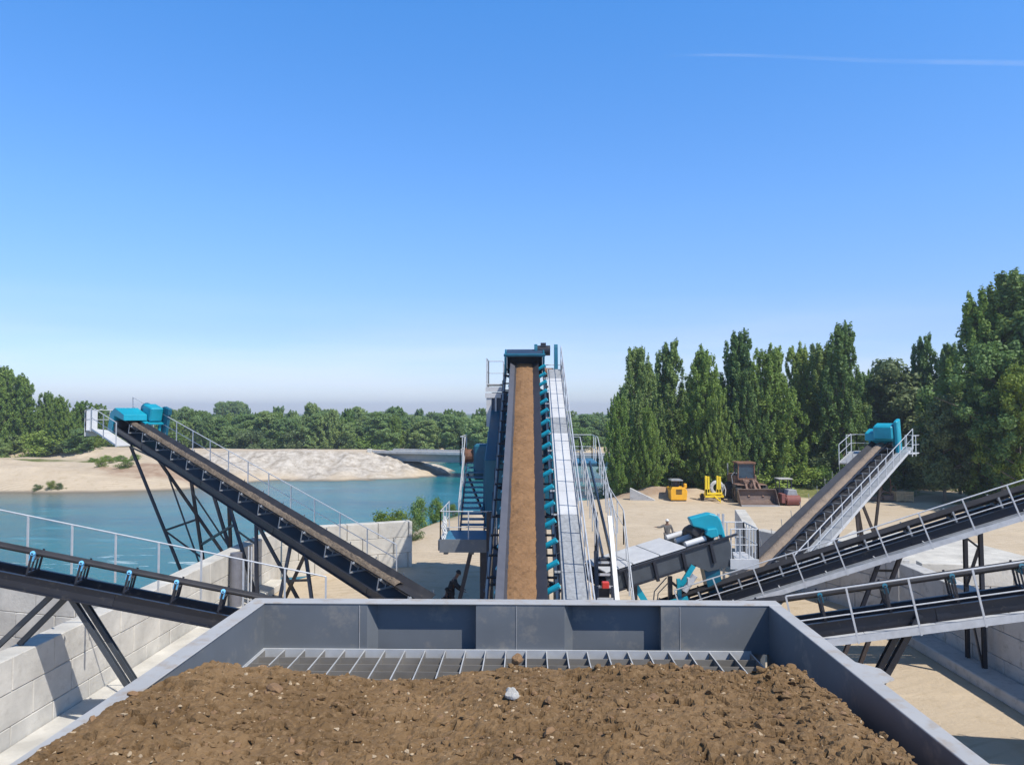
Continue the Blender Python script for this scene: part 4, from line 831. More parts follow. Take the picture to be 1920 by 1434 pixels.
mb = MB(); mb.box((dp.x - .35, 26.2, dp.z), (dp.x + .6, 27.9, dp.z + .06)); mb.box((dp.x - .35, 26.1, dp.z - .2), (dp.x + .6, 26.2, dp.z + .12)); part('service_platform', mb, 'galvplate', cc)
mb = MB(); grid_rail(mb, I4, [(dp.x - .3, 26.2, dp.z + .06), (dp.x + .6, 26.2, dp.z + .06), (dp.x + .6, 27.9, dp.z + .06), (dp.x - .3, 27.9, dp.z + .06)], h=1.05, post=.32); part('handrail', mb, 'galv', cc)
mb = MB()
for k_ in range(3): mb.bar((dp.x - .45 + k_ * .16, 27.9, 0), (dp.x - .45 + k_ * .16, 27.9, dp.z + 1.4), .07); 
part('post', mb, 'galv', cc)
# ------------------------------------------------------------------ yard machines
def G(px, py): p = atz(px, py, 0); return V((p.x, p.y, 0))
# wheel loader, facing the camera
lc = G(1424, 948); wl = empty('wheel_loader', lc, 'rusty brown-red wheel loader parked with its wide bucket towards us', 'wheel loader')
def LB(a, b): return (lc.x + a[0], lc.y + a[1], a[2]), (lc.x + b[0], lc.y + b[1], b[2])
def lv(x, y, z): return V((lc.x + x, lc.y + y, z))
prof = [(-.05, .02), (-.35, .03), (.55, .08), (1.0, .35), (1.1, .75), (1.0, 1.15), (.78, 1.38), (.74, 1.34), (.94, 1.1), (1.03, .75), (.94, .4), (.5, .14)]
mb = MB(); mb.prism([lv(-1.62, -.0 + a, b) for a, b in prof], (3.24, 0, 0)); part('bucket', mb, 'bucket', wl)
for s in (-1, 1):
    mb = MB(); mb.prism([lv(s * 1.62, a, b) for a, b in [(-.35, .03), (.55, .08), (1.0, .35), (1.1, .75), (.78, 1.38), (.35, .9)]], (.03 * s, 0, 0)); part('bucket_side', mb, 'bucket', wl)
mb = MB(); mb.box(*LB((-1.64, -.42, .01), (1.64, -.1, .06))); part('cutting_edge', mb, 'galv', wl)
for s in (-1, 1):
    mb = MB(); mb.bar(lv(s * .62, 1.0, .6), lv(s * .55, 2.2, 1.6), .16, .3); mb.bar(lv(s * .55, 2.2, 1.6), lv(s * .5, 3.2, 1.9), .16, .34); part('lift_arm', mb, 'loaderred', wl)
    mb = MB(); mb.tube(lv(s * .3, 1.1, 1.0), lv(s * .22, 2.9, 1.8), .08, 10); part('hydraulic_cylinder', mb, 'rust', wl)
mb = MB(); mb.bar(lv(0, .95, 1.1), lv(0, 1.9, 2.0), .14, .26); mb.bar(lv(0, 1.9, 2.0), lv(0, 2.9, 1.9), .12, .2); part('tilt_link', mb, 'loaderred', wl)
mb = MB(); mb.box(*LB((-.55, 2.4, .7), (.55, 4.2, 1.95))); mb.box(*LB((-1.0, 4.2, .9), (1.0, 7.0, 2.3))); mb.box(*LB((-1.35, 2.1, 1.55), (-.65, 3.6, 1.63))); mb.box(*LB((.65, 2.1, 1.55), (1.35, 3.6, 1.63))); part('body', mb, 'loaderred', wl, bevel=.05)
mb = MB(); mb.box(*LB((-.75, 3.9, 1.9), (.75, 5.5, 2.05))); mb.box(*LB((-.85, 3.8, 3.38), (.85, 5.6, 3.52)))
for sx_ in (-.75, .75):
    for yy in (3.95, 5.4): mb.bar(lv(sx_, yy, 2.0), lv(sx_ * .95, yy, 3.4), .09)
mb.bar(lv(0, 3.95, 2.0), lv(0, 3.95, 2.2), .06); ca2 = part('cab', mb, 'rust', wl)
mb = MB(); mb.box(*LB((-.70, 3.97, 2.06), (.70, 5.38, 3.36))); mb.build('window', M['glass'], ca2)
for sx_ in (-1.18, 1.18):
    for yy, _ in ((2.75, 0), (5.7, 1)):
        mb = MB(); mb.wheel(lv(sx_, yy, .78), (1, 0, 0), .78, .6, 28, .05); wo = part('wheel', mb, 'tyre', wl)
        mb = MB(); mb.tube(lv(sx_ - .2, yy, .78), lv(sx_ + .2, yy, .78), .36, 16); mb.build('rim', M['loaderred'], wo)
for sx_ in (-1.05, 1.05):
    mb = MB(); mb.bar(lv(sx_ * .8, 3.9, 2.4), lv(sx_, 3.7, 2.5), .04); mb.bar(lv(sx_, 3.7, 2.35), lv(sx_, 3.7, 3.0), .04, .2); part('mirror', mb, 'dark', wl)
mb = MB(); mb.path([lv(-1.35, 3.6, 1.6), lv(-1.45, 3.6, 2.3), lv(-1.25, 3.6, 2.6), lv(-.9, 3.8, 2.5)], .03); part('grab_rail', mb, 'grey', wl); mb = MB(); mb.bar(lv(-1.2, 5.9, 2.2), lv(-1.2, 5.9, 3.3), .09); part('exhaust_pipe', mb, 'grey', wl)
# yellow tandem roller
rc = G(1273, 940); rl = empty('road_roller', rc, 'small orange-yellow roller with a grey canopy parked beside the dirt mound', 'road roller')
def rv(x, y, z): return V((rc.x + x, rc.y + y, z))
mb = MB(); mb.prism([rv(-.72, 0, .12), rv(.72, 0, .12), rv(.78, 0, .9), rv(.66, 0, 1.15), rv(.5, 0, 1.28), rv(-.62, 0, 1.28), rv(-.75, 0, 1.0)], (0, 1.3, 0)); mb.box(tuple(rv(.5, .1, 1.2)), tuple(rv(.75, .5, 1.6))); part('body', mb, 'orange', rl, bevel=.04)
mb = MB()
for k_ in range(4): mb.box(tuple(rv(-.25, -.02, .66 + k_ * .12)), tuple(rv(.28, .01, .73 + k_ * .12)))
part('grille', mb, 'dark', rl)
mb = MB(); mb.box(tuple(rv(-.7, .1, .05)), tuple(rv(.7, 1.2, .42))); part('chassis', mb, 'dark', rl)
for yy in (.2, 2.3):
    mb = MB(); mb.tube(rv(-.62, yy + .3, .42), rv(.62, yy + .3, .42), .42, 24); part('drum', mb, 'grey', rl)
mb = MB(); mb.box(tuple(rv(-.6, 1.3, .5)), tuple(rv(.6, 3, 1.1))); part('front_frame', mb, 'orange', rl, bevel=.04)
mb = MB(); mb.box(tuple(rv(-.68, .1, 1.84)), tuple(rv(.42, 1.6, 1.93))); mb.box(tuple(rv(-.6, .2, 1.93)), tuple(rv(.34, 1.5, 1.97))); part('canopy', mb, 'grey', rl, bevel=.02)
mb = MB()
for a, b_ in ((-.6, .2), (.34, .2), (-.6, 1.5), (.34, 1.5)): mb.bar(rv(a, b_, 1.2), rv(a, b_, 1.86), .06)
part('canopy_post', mb, 'dark', rl)
mb = MB(); mb.box(tuple(rv(-.35, .7, 1.25)), tuple(rv(.15, 1.1, 1.75))); part('seat', mb, 'dark', rl, bevel=.04)
# yellow hose reel trailer
yc = G(1340, 940); yt = empty('reel_trailer', yc, 'bright yellow two-wheeled trailer with upright posts and a pale hose reel', 'trailer')
def yv(x, y, z): return V((yc.x + x, yc.y + y, z))
mb = MB(); mb.box(tuple(yv(-.85, 0, .35)), tuple(yv(.85, .15, .55))); mb.box(tuple(yv(-.85, 1.9, .35)), tuple(yv(.85, 2.05, .55))); mb.box(tuple(yv(-.85, 0.15, .4)), tuple(yv(-.7, 1.9, .52))); mb.box(tuple(yv(.7, .15, .4)), tuple(yv(.85, 1.9, .52))); mb.box(tuple(yv(-.7, -.03, .62)), tuple(yv(.7, .12, .80))); part('chassis', mb, 'yellow', yt, bevel=.02)
for x in (-.62, .42):
    mb = MB(); mb.box(tuple(yv(x - .2, .1, .55)), tuple(yv(x - .02, .3, 2.3))); mb.box(tuple(yv(x + .02, .1, .55)), tuple(yv(x + .2, .3, 2.25))); mb.prism([yv(x - .25, .1, .55), yv(x + .35, .1, .55), yv(x + .2, .1, 1.1), yv(x - .2, .1, 1.1)], (0, .3, 0)); part('upright', mb, 'yellow', yt, bevel=.015)
for x in (-.9, .9):
    mb = MB(); mb.wheel(yv(x, .9, .33), (1, 0, 0), .33, .2, 20); part('wheel', mb, 'tyre', yt)
mb = MB(); cxr = yv(.5, 1.0, 1.15)
for k_ in range(9):
    r_ = .42 + .028 * k_
    pts = [cxr + V((r_ * math.cos(2 * math.pi * i / 24), .1 * (k_ % 3), r_ * math.sin(2 * math.pi * i / 24))) for i in range(25)]; mb.path(pts, .028, 5)
mb.path([cxr + V((.6, 0, .3)), cxr + V((.75, 0, -.2)), cxr + V((.7, 0, -.75))], .05); part('hose_reel', mb, 'white', yt)
mb = MB(); mb.bar(yv(0, 0, .45), yv(.25, -1.1, .12), .1); mb.bar(yv(.25, -1.1, 0), yv(.25, -1.1, .4), .06); part('drawbar', mb, 'yellow', yt)
# red and grey roller
oc = G(1484, 948); ro = empty('road_roller', oc, 'small red and grey roller with pale canopy just right of the wheel loader', 'road roller')
def ov(x, y, z): return V((oc.x + x, oc.y + y, z))
mb = MB(); mb.tube(ov(-.35, .4, .45), ov(.8, .4, .45), .45, 24); part('drum', mb, 'dullred', ro)
mb = MB(); mb.box(tuple(ov(-.5, .05, .42)), tuple(ov(.85, .9, .74))); mb.box(tuple(ov(-.8, .1, .2)), tuple(ov(-.45, 1.2, 1.0))); part('frame', mb, 'dullred', ro, bevel=.03)
mb = MB(); mb.prism([ov(-.3, .3, .75), ov(.7, .3, .75), ov(.55, .3, 1.35), ov(-.15, .3, 1.35)], (0, 1.1, 0)); part('hood', mb, 'grey', ro, bevel=.04)
mb = MB(); mb.box(tuple(ov(-.7, 1.2, 2.15)), tuple(ov(.55, 2.4, 2.25))); part('canopy', mb, 'concrete_old', ro, bevel=.02)
mb = MB()
for a in (-.6, .45): mb.bar(ov(a, 1.3, .9), ov(a, 1.3, 2.2), .07); mb.bar(ov(a, 2.3, .9), ov(a, 2.3, 2.2), .07)
mb.box(tuple(ov(-.7, 1.3, .4)), tuple(ov(.6, 2.6, 1.3))); part('rear_body', mb, 'dark', ro)
for x in (-.6, .6): mb = MB(); mb.wheel(ov(x, 2.4, .5), (1, 0, 0), .5, .4, 20, .04); part('wheel', mb, 'tyre', ro)
# timber crate and rusty machine with hoops
kc = G(1697, 941); cr2 = empty('timber_crate', kc, 'pale timber crate on the sand behind the brown-sand conveyor', 'crate')
mb = MB()
for i in range(4): mb.box((kc.x - .8, kc.y + .001 * i, .1 + i * .21), (kc.x + .75, kc.y + .05, .29 + i * .21)); mb.box((kc.x - .8, kc.y + 1.2, .1 + i * .21), (kc.x + .75, kc.y + 1.25, .29 + i * .21)); mb.box((kc.x - .8, kc.y + .06, .1 + i * .21), (kc.x - .75, kc.y + 1.19, .29 + i * .21)); mb.box((kc.x + .7, kc.y + .06, .1 + i * .21), (kc.x + .75, kc.y + 1.19, .29 + i * .21))
part('side_board', mb, 'wood', cr2)
mb = MB()
for x in (-.78, -.03, .68): mb.box((kc.x + x, kc.y - .05, 0), (kc.x + x + .09, kc.y - .002, .95))
mb.box((kc.x - .7, kc.y + .06, .78), (kc.x + .66, kc.y + 1.18, .82)); part('batten', mb, 'wood', cr2)
jc = G(1662, 940); sj = empty('scrap_machine', jc, 'rusty stripped machine with two tall wheel hoops beside the timber crate', 'machine')
mb = MB()
def hoop(c_, r_, tr_=.04):
    mb.path([c_ + V((r_ * .6 * math.cos(2 * math.pi * i / 20), .1 * math.cos(i), r_ * math.sin(2 * math.pi * i / 20))) for i in range(21)], tr_)
hoop(V((jc.x + .2, jc.y + .4, 1.45)), .75); part('wheel_hoop', mb, 'rust', sj); mb = MB(); hoop(V((jc.x + .75, jc.y + .2, .95)), .42); part('wheel_hoop', mb, 'rust', sj)
mb = MB(); mb.box((jc.x - .2, jc.y, .1), (jc.x + .85, jc.y + .9, .55)); mb.box((jc.x - 1.2, jc.y + .2, .05), (jc.x - .2, jc.y + .7, .4)); mb.bar((jc.x - 1.0, jc.y, .1), (jc.x - .1, jc.y + .3, .95), .1); mb.bar((jc.x - .1, jc.y + .3, .95), (jc.x + .8, jc.y, .6), .08); part('base_frame', mb, 'loaderred', sj, bevel=.03)
for i, (px, py, w_, lab, mm_) in enumerate([(1812, 903, 2.4, 'grey-brown log lying on the sand left of two others by the right trees', 'wood'), (1838, 905, 1.3, 'short rusty drum-like stump between two logs near the right trees', 'rust'), (1868, 904, 2.6, 'rightmost dark log lying in front of the big right-hand tree', 'bark')]):
    p = G(px, py); mb = MB()
    for k_ in range(3): mb.tube((p.x - w_ / 2, p.y + .3 * k_, .25 + .02 * k_), (p.x + w_ / 2, p.y + .3 * k_ + .2, .28), .22 - .02 * k_, 10, r2=.18)
    o = mb.build('log', M[mm_], loc=p); tag(o, lab, 'log', 'logs on the sand at the right')
# ------------------------------------------------------------------ people
def person(loc, label, joints, head_dir, top, bottom, hairm='hair', cap=None):
    """joints in metres about loc: dict name -> (x,y,z); one skinned body, clothes and hair as children"""
    J = {k: V(v) for k, v in joints.items()}
    names = ['pel', 'spine', 'chest', 'neck', 'head', 'top', 'shL', 'elL', 'wrL', 'haL', 'shR', 'elR', 'wrR', 'haR', 'hiL', 'knL', 'anL', 'toL', 'hiR', 'knR', 'anR', 'toR']
    rad = dict(pel=.14, spine=.135, chest=.15, neck=.055, head=.085, top=.08, shL=.065, elL=.045, wrL=.03, haL=.035, shR=.065, elR=.045, wrR=.03, haR=.035, hiL=.10, knL=.065, anL=.045, toL=.04, hiR=.10, knR=.065, anR=.045, toR=.04)
    edges = [('pel', 'spine'), ('spine', 'chest'), ('chest', 'neck'), ('neck', 'head'), ('head', 'top'), ('chest', 'shL'), ('shL', 'elL'), ('elL', 'wrL'), ('wrL', 'haL'), ('chest', 'shR'), ('shR', 'elR'), ('elR', 'wrR'), ('wrR', 'haR'), ('pel', 'hiL'), ('hiL', 'knL'), ('knL', 'anL'), ('anL', 'toL'), ('pel', 'hiR'), ('hiR', 'knR'), ('knR', 'anR'), ('anR', 'toR')]
    def skin(nm, keys, eds, rr, mt, parent, extra=(), root_=None):
        vs_ = [tuple(J[k]) for k in keys]; er = [(keys.index(a), keys.index(b)) for a, b in eds]; rads = [rr[k] for k in keys]
        for base, pts in extra:
            prev = keys.index(base)
            for pt, r_ in pts: vs_.append(tuple(pt)); rads.append(r_); er.append((prev, len(vs_) - 1)); prev = len(vs_) - 1
        me = bpy.data.meshes.new(nm); me.from_pydata(vs_, er, []); o = bpy.data.objects.new(nm, me); COL.objects.link(o)
        o.modifiers.new('skin', 'SKIN'); sv = me.skin_vertices[0].data
        for i, r_ in enumerate(rads): sv[i].radius = (r_, r_)
        sv[keys.index(root_ or keys[0])].use_root = True
        ss = o.modifiers.new('sub', 'SUBSURF'); ss.levels = ss.render_levels = 2
        dg = bpy.context.evaluated_depsgraph_get(); m2 = bpy.data.meshes.new_from_object(o.evaluated_get(dg)); bpy.data.objects.remove(o)
        m2.materials.clear(); m2.materials.append(mt)
        for p_ in m2.polygons: p_.use_smooth = True
        o = mobj(nm, m2, parent, (0, 0, 0)); return o
    fingers = []
    for s in 'LR':
        h = J['ha' + s]; d = (h - J['wr' + s]).normalized(); sd_ = d.cross(V((0, 0, 1))); sd_ = sd_.normalized() if sd_.length > .1 else V((1, 0, 0))
        for i in range(4):
            b0 = h + sd_ * (.03 * (i - 1.5)) * .7; ln = (.06, .075, .07, .055)[i]
            fingers.append(('ha' + s, [(b0 + d * .03, .009), (b0 + d * (.03 + ln * .5), .009), (b0 + d * (.03 + ln) + V((0, 0, -.015)), .007)]))
        fingers.append(('wr' + s, [(J['wr' + s].lerp(h, .6) + sd_ * .035, .011), (h + sd_ * .05 + d * .02, .009)]))
    body = skin('person', names, edges, rad, M['skin'], None, fingers); body.location = loc; tag(body, label, 'person')
    hc = J['head']; hd = V(head_dir).normalized(); up_ = (J['top'] - J['neck']).normalized(); sd_ = hd.cross(up_).normalized(); hcc = hc + up_ * .03
    mb = MB(); mb.tube(hcc + hd * .085, hcc + hd * .118 - up_ * .025, .012, 8, r2=.018); mb.bar(hcc + hd * .088 - up_ * .062 - sd_ * .025, hcc + hd * .088 - up_ * .062 + sd_ * .025, .012); 
    for s in (-1, 1): mb.tube(hcc + sd_ * s * .085 - up_ * .01, hcc + sd_ * s * .1 - up_ * .01, .028, 8)
    f_ = mb.build('face', M['skin']); f_.parent = body
    mb = MB()
    for s in (-1, 1): mb.tube(hcc + hd * .08 + sd_ * s * .032 + up_ * .01, hcc + hd * .093 + sd_ * s * .032 + up_ * .01, .011, 8)
    f_ = mb.build('eye', M['hair']); f_.parent = body
    bm = bmesh.new(); bmesh.ops.create_uvsphere(bm, u_segments=20, v_segments=12, radius=.113)
    for v in bm.verts: v.co = V((v.co.x * .92, v.co.y, v.co.z * 1.05)) 
    dl = [v for v in bm.verts if v.co.z < -.02]; bmesh.ops.delete(bm, geom=dl, context='VERTS')
    me = bpy.data.meshes.new('hair'); bm.to_mesh(me); bm.free(); me.materials.append(M['white'] if cap else M[hairm])
    q_ = up_.to_track_quat('Z', 'Y'); ho_ = mobj('cap' if cap else 'hair', me, body, hcc + up_ * .035 - hd * .012); ho_.rotation_mode = 'QUATERNION'; ho_.rotation_quaternion = q_
    r2 = dict(rad); 
    for k in r2: r2[k] = rad[k] + .022
    sk = ['spine', 'chest', 'shL', 'elL', 'shR', 'elR', 'pel', 'wrL', 'wrR']; skin('shirt', sk, [('spine', 'pel'), ('spine', 'chest'), ('chest', 'shL'), ('shL', 'elL'), ('chest', 'shR'), ('shR', 'elR'), ('elL', 'wrL'), ('elR', 'wrR')], r2, M[top], body)
    sk = ['pel', 'hiL', 'knL', 'anL', 'hiR', 'knR', 'anR']; skin('trousers', sk, [('pel', 'hiL'), ('hiL', 'knL'), ('knL', 'anL'), ('pel', 'hiR'), ('hiR', 'knR'), ('knR', 'anR')], r2, M[bottom], body)
    sk = ['anL', 'toL']; skin('shoe', sk, [('anL', 'toL')], r2, M['hair'], body); sk = ['anR', 'toR']; skin('shoe', sk, [('anR', 'toR')], r2, M['hair'], body)
    return body
p = at(862, 1068, 31.2)
person((p.x - .25, 31.2, 0), 'person in dark clothes bending forward beside the raking leg under the left landing', dict(pel=(-.12, 0, .92), spine=(-.08, 0, 1.1), chest=(.02, 0, 1.32), neck=(.12, -.02, 1.48), head=(.18, -.04, 1.58), top=(.22, -.05, 1.68),
    shL=(0, .19, 1.36), elL=(.12, .24, 1.1), wrL=(.32, .2, .98), haL=(.40, .18, .95), shR=(.05, -.19, 1.36), elR=(.16, -.26, 1.1), wrR=(.36, -.2, .96), haR=(.44, -.18, .93),
    hiL=(-.12, .11, .86), knL=(-.02, .13, .48), anL=(-.1, .13, .09), toL=(.1, .13, .04), hiR=(-.12, -.11, .86), knR=(.02, -.13, .48), anR=(-.06, -.13, .09), toR=(.14, -.13, .04)), (1, -.1, -.3), 'cloth_black', 'cloth_black')
p = at(835, 1104, 31.1)
person((p.x, 31.1, 0), 'person in dark clothes crouching low, left of the bending person', dict(pel=(-.1, 0, .30), spine=(-.07, 0, .45), chest=(0, 0, .66), neck=(.06, 0, .80), head=(.08, 0, .90), top=(.09, 0, 1.0),
    shL=(0, .19, .70), elL=(.16, .24, .52), wrL=(.36, .2, .45), haL=(.44, .18, .43), shR=(.0, -.19, .70), elR=(.14, -.26, .50), wrR=(.36, -.2, .42), haR=(.43, -.18, .40),
    hiL=(-.08, .12, .28), knL=(.3, .18, .46), anL=(.12, .16, .08), toL=(.3, .16, .04), hiR=(-.08, -.12, .28), knR=(.3, -.18, .44), anR=(.1, -.16, .08), toR=(.28, -.16, .04)), (1, .1, -.1), 'cloth_black', 'cloth_black')
p = at(1251, 972, 46)
person((p.x, 46, 0), 'person in grey workwear and white cap standing on the open yard, arm held out', dict(pel=(0, 0, .95), spine=(0, 0, 1.12), chest=(0, 0, 1.36), neck=(0, 0, 1.53), head=(0, -.01, 1.62), top=(0, 0, 1.72),
    shL=(-.19, 0, 1.42), elL=(-.42, -.05, 1.32), wrL=(-.64, -.1, 1.34), haL=(-.72, -.12, 1.35), shR=(.19, 0, 1.42), elR=(.30, -.02, 1.16), wrR=(.28, -.16, .95), haR=(.27, -.2, .88),
    hiL=(-.1, 0, .88), knL=(-.11, -.02, .48), anL=(-.12, 0, .09), toL=(-.13, -.16, .04), hiR=(.1, 0, .88), knR=(.12, -.02, .48), anR=(.13, 0, .09), toR=(.16, -.16, .04)), (-.2, -1, 0), 'cloth_grey', 'cloth_grey', cap=True)
mb = MB(); q = [V((p.x + .27, 45.8, .9)), V((p.x + .3, 45.8, 1.1)), V((p.x + .6, 45.8, 1.0)), V((p.x + .75, 45.8, .6)), V((p.x + .8, 45.8, .03)), V((p.x + 1.6, 45.2, .03)), V((p.x + 2.2, 44.2, .03))]
mb.path(q, .03, 8); o = mb.build('water_hose', M['hose'], loc=(p.x + .8, 45.8, 0)); tag(o, 'dark curved hose held by the person standing on the yard', 'hose')
# ------------------------------------------------------------------ trees
def leaf_mat(name, A1, A2, A3):
    m = bpy.data.materials.new(name); m.use_nodes = True; t_ = m.node_tree; globals()['t'] = t_; b = t_.nodes['Principled BSDF']; b.inputs['Roughness'].default_value = .55; b.inputs['Specular IOR Level'].default_value = .35
    geo = N(t_, 'ShaderNodeNewGeometry'); globals()['pos'] = geo.outputs['Position']; oi = N(t_, 'ShaderNodeObjectInfo')
    c = mixc(rng(noise(.35, 4), .35, .65), A1, A2); c = mixc(rng(noise(3.0, 3), .5, .7), c, A3)
    h = N(t_, 'ShaderNodeHueSaturation'); hm = N(t_, 'ShaderNodeMapRange'); hm.inputs['To Min'].default_value = .478; hm.inputs['To Max'].default_value = .512; t_.links.new(oi.outputs['Random'], hm.inputs['Value']); t_.links.new(hm.outputs[0], h.inputs['Hue'])
    vm = N(t_, 'ShaderNodeMapRange'); vm.inputs['To Min'].default_value = 1.12; vm.inputs['To Max'].default_value = .82; t_.links.new(oi.outputs['Random'], vm.inputs['Value']); t_.links.new(vm.outputs[0], h.inputs['Value'])
    t_.links.new(c, h.inputs['Color']); t_.links.new(h.outputs[0], b.inputs['Base Color'])
    tr_ = N(t_, 'ShaderNodeBsdfTranslucent'); t_.links.new(h.outputs[0], tr_.inputs['Color']); ad = N(t_, 'ShaderNodeMixShader'); ad.inputs[0].default_value = .38
    t_.links.new(b.outputs[0], ad.inputs[1]); t_.links.new(tr_.outputs[0], ad.inputs[2]); t_.links.new(ad.outputs[0], t_.nodes['Material Output'].inputs['Surface']); return m
M['leafA'] = leaf_mat('poplar_leaves', (.18, .29, .060), (.25, .37, .075), (.32, .44, .12))
M['leafB'] = leaf_mat('dark_poplar_leaves', (.14, .235, .070), (.20, .31, .085), (.26, .37, .12))
M['leafC'] = leaf_mat('grey_green_willow_leaves', (.15, .21, .09), (.20, .26, .105), (.24, .30, .13))
M['leafD'] = leaf_mat('fresh_yellow_green_leaves', (.15, .23, .035), (.20, .28, .04), (.25, .32, .06))
M['leafF'] = leaf_mat('far_bank_leaves', (.22, .33, .12), (.28, .40, .13), (.32, .44, .17))
def crown(seed, H, Rr, style, leaf, nclump, per, mats):
    rs = np.random.RandomState(seed); C_ = []; D_ = []; limbs = MB()
    # trunk, gently bent
    bend = [V((rs.uniform(-.02, .02) * H * k, rs.uniform(-.02, .02) * H * k, H * k)) for k in (0, .2, .4, .6, .8, .96)]; bend[0] = V((0, 0, -.3))
    r0 = .012 * H + .05
    for i in range(5): limbs.tube(bend[i], bend[i + 1], r0 * (1 - i * .19), 7, r2=r0 * (1 - (i + 1) * .19) + .01, cap=False)
    def tr(k):
        k = min(max(k, 0), .96) / .96 * 4.999; i = int(k); return bend[i].lerp(bend[i + 1], k - i)
    nb = nclump
    def clump(c0, sz, vx, upb=0.):
        n = int(per * sz ** 1.3)
        if n < 4: return
        g_ = rs.randn(n, 3); g_ /= np.linalg.norm(g_, axis=1)[:, None]; g_ *= (rs.rand(n, 1) ** .45) * sz
        D_.append(g_ / sz); g_[:, 2] *= vx; g_[:, 2] += np.abs(rs.randn(n)) * sz * upb; C_.append(g_ + np.array(c0))
    if style == 'poplar':
        nbr = int(nb * .42); skew = rs.uniform(0, 6.28)
        for i in range(nbr):
            h0 = (.13 if seed in (12, 14) else .05) + .84 * ((i + rs.rand()) / nbr) ** .9; a = i * 2.399 + rs.uniform(-.5, .5)
            prof = min(1, (h0 + .05) / .26) ** .6 * max(.05, (1.06 - h0) / .82) ** .85
            Ln = Rr * prof * rs.uniform(.4, 1.45) * (1 + .22 * math.sin(a * 2 + skew + h0 * 5))
            rise = rs.uniform(.85, 1.5) if seed % 2 == 0 and seed < 18 else rs.uniform(.4, .95); zt_ = h0 * H; p0 = tr(max(.03, (zt_ - Ln * rise * .75) / H)); cv = .25 * Ln
            p1 = V((p0.x + math.cos(a) * Ln * .6, p0.y + math.sin(a) * Ln * .6, p0.z + Ln * rise * .45)); p2 = V((p0.x + math.cos(a) * Ln, p0.y + math.sin(a) * Ln, p0.z + Ln * rise * 1.05))
            if Ln > .7: limbs.tube(p0, p1, .025 + .014 * Ln, 4, r2=.02 + .006 * Ln, cap=False); limbs.tube(p1, p2, .02 + .006 * Ln, 4, r2=.01, cap=False)
            k_ = max(2, int(Ln * 1.25))
            for j in range(k_):
                q = (j + 1) / k_; c0 = p0.lerp(p1, q / .6) if q < .6 else p1.lerp(p2, (q - .6) / .4)
                sz = (.26 + .07 * Rr) * rs.uniform(.6, 1.35) * (1.2 - .45 * h0) * (1.1 - .35 * q)
                clump(c0 + V((rs.uniform(-.3, .3), rs.uniform(-.3, .3), rs.uniform(-.2, .2))), sz, 1.6 if seed % 2 == 0 else 1.15, .45)
            for k in range(2): clump(p2 + V((math.cos(a) * .12 * k, math.sin(a) * .12 * k, .4 + .4 * k)), .27 - .06 * k, 2.4, .3)
        for l in range(rs.randint(3, 7)):
            ax, ay = (0, 0) if l == 0 else (rs.uniform(-.42, .42) * Rr, rs.uniform(-.42, .42) * Rr); tp = H * (1.0 if l == 0 else rs.uniform(.74, .96))
            b0 = tr(.74)
            limbs.tube(b0, V((b0.x + ax, b0.y + ay, tp - .3)), .06, 4, r2=.015, cap=False)
            for k in range(7):
                q = k / 7; clump(V((b0.x + ax * (1 - q * .6) + rs.uniform(-.15, .15), b0.y + ay * (1 - q * .6) + rs.uniform(-.15, .15), tp - .25 - q * H * .22)), .22 + .42 * q * rs.uniform(.7, 1.2), 1.7, .3)
    else:
      for i in range(nb):
        h = (i + rs.rand()) / nb
        if style == 'open': h0 = .16 + .82 * h; prof = math.sin(math.pi * min(1, (1.04 - h0) * 1.15)) ** .7 + .12; rise = .5
        else: h0 = .04 + .9 * h; prof = math.sqrt(max(.04, 1 - (h0 * 1.02) ** 2.2)); rise = .35
        a = rs.uniform(0, 6.283); lump = .75 + .35 * math.sin(a * 2 + seed + h0 * 7) + .25 * math.sin(a * 3 - h0 * 11 + seed)
        Ln = Rr * prof * lump * rs.uniform(.55, 1.1)
        p0 = tr(max(.03, h0 - Ln * rise / H))
        p1 = V((p0.x + math.cos(a) * Ln, p0.y + math.sin(a) * Ln, h0 * H + Ln * (rise - .55) * .3))
        if Ln > .8 and i % 2 == 0: limbs.tube(p0, p1, .02 + .014 * Ln, 4, r2=.012, cap=False)
        for q in (.55, 1.0) if Ln > 1.0 else (1.0,):
            clump(p0.lerp(p1, q), (.34 + .10 * Rr) * rs.uniform(.6, 1.25) * (1 if q == 1 else .9), .85, .15)
    C_ = np.concatenate(C_); D_ = np.concatenate(D_); n = len(C_)
    nr = D_ + rs.randn(n, 3) * .55 + [0, 0, .35]; nr /= np.linalg.norm(nr, axis=1)[:, None]
    a_ = np.cross(nr, rs.randn(n, 3)); a_ /= np.linalg.norm(a_, axis=1)[:, None]; b_ = np.cross(nr, a_); s = leaf * (.6 + .8 * rs.rand(n, 1))
    vv = np.stack([C_ - a_ * s * .5, C_ + b_ * s * .32, C_ + a_ * s * .5, C_ - b_ * s * .32], 1).reshape(-1, 3)
    ff = np.arange(n * 4).reshape(-1, 4)
    return npmesh('crown', vv, ff, mats), limbs
TR = {}
def variant(key, *a):
    me, lb = crown(*a); o = lb.build('trunk', M['bark']); TR[key] = (me, o.data, a[1]); bpy.data.objects.remove(o)
variant('p1', 11, 17, 3.2, 'poplar', .24, 310, 330, M['leafA'])
variant('p2', 12, 17, 2.7, 'poplar', .24, 280, 330, M['leafB'])
variant('p3', 13, 17, 4.0, 'poplar', .25, 300, 330, M['leafA'])
variant('p4', 14, 17, 3.4, 'poplar', .24, 320, 330, M['leafB'])
variant('o1', 15, 16, 4.2, 'open', .34, 150, 150, M['leafB'])
variant('w1', 16, 9, 3.0, 'open', .28, 110, 170, M['leafC'])
variant('y1', 17, 12, 3.6, 'open', .32, 110, 150, M['leafD'])
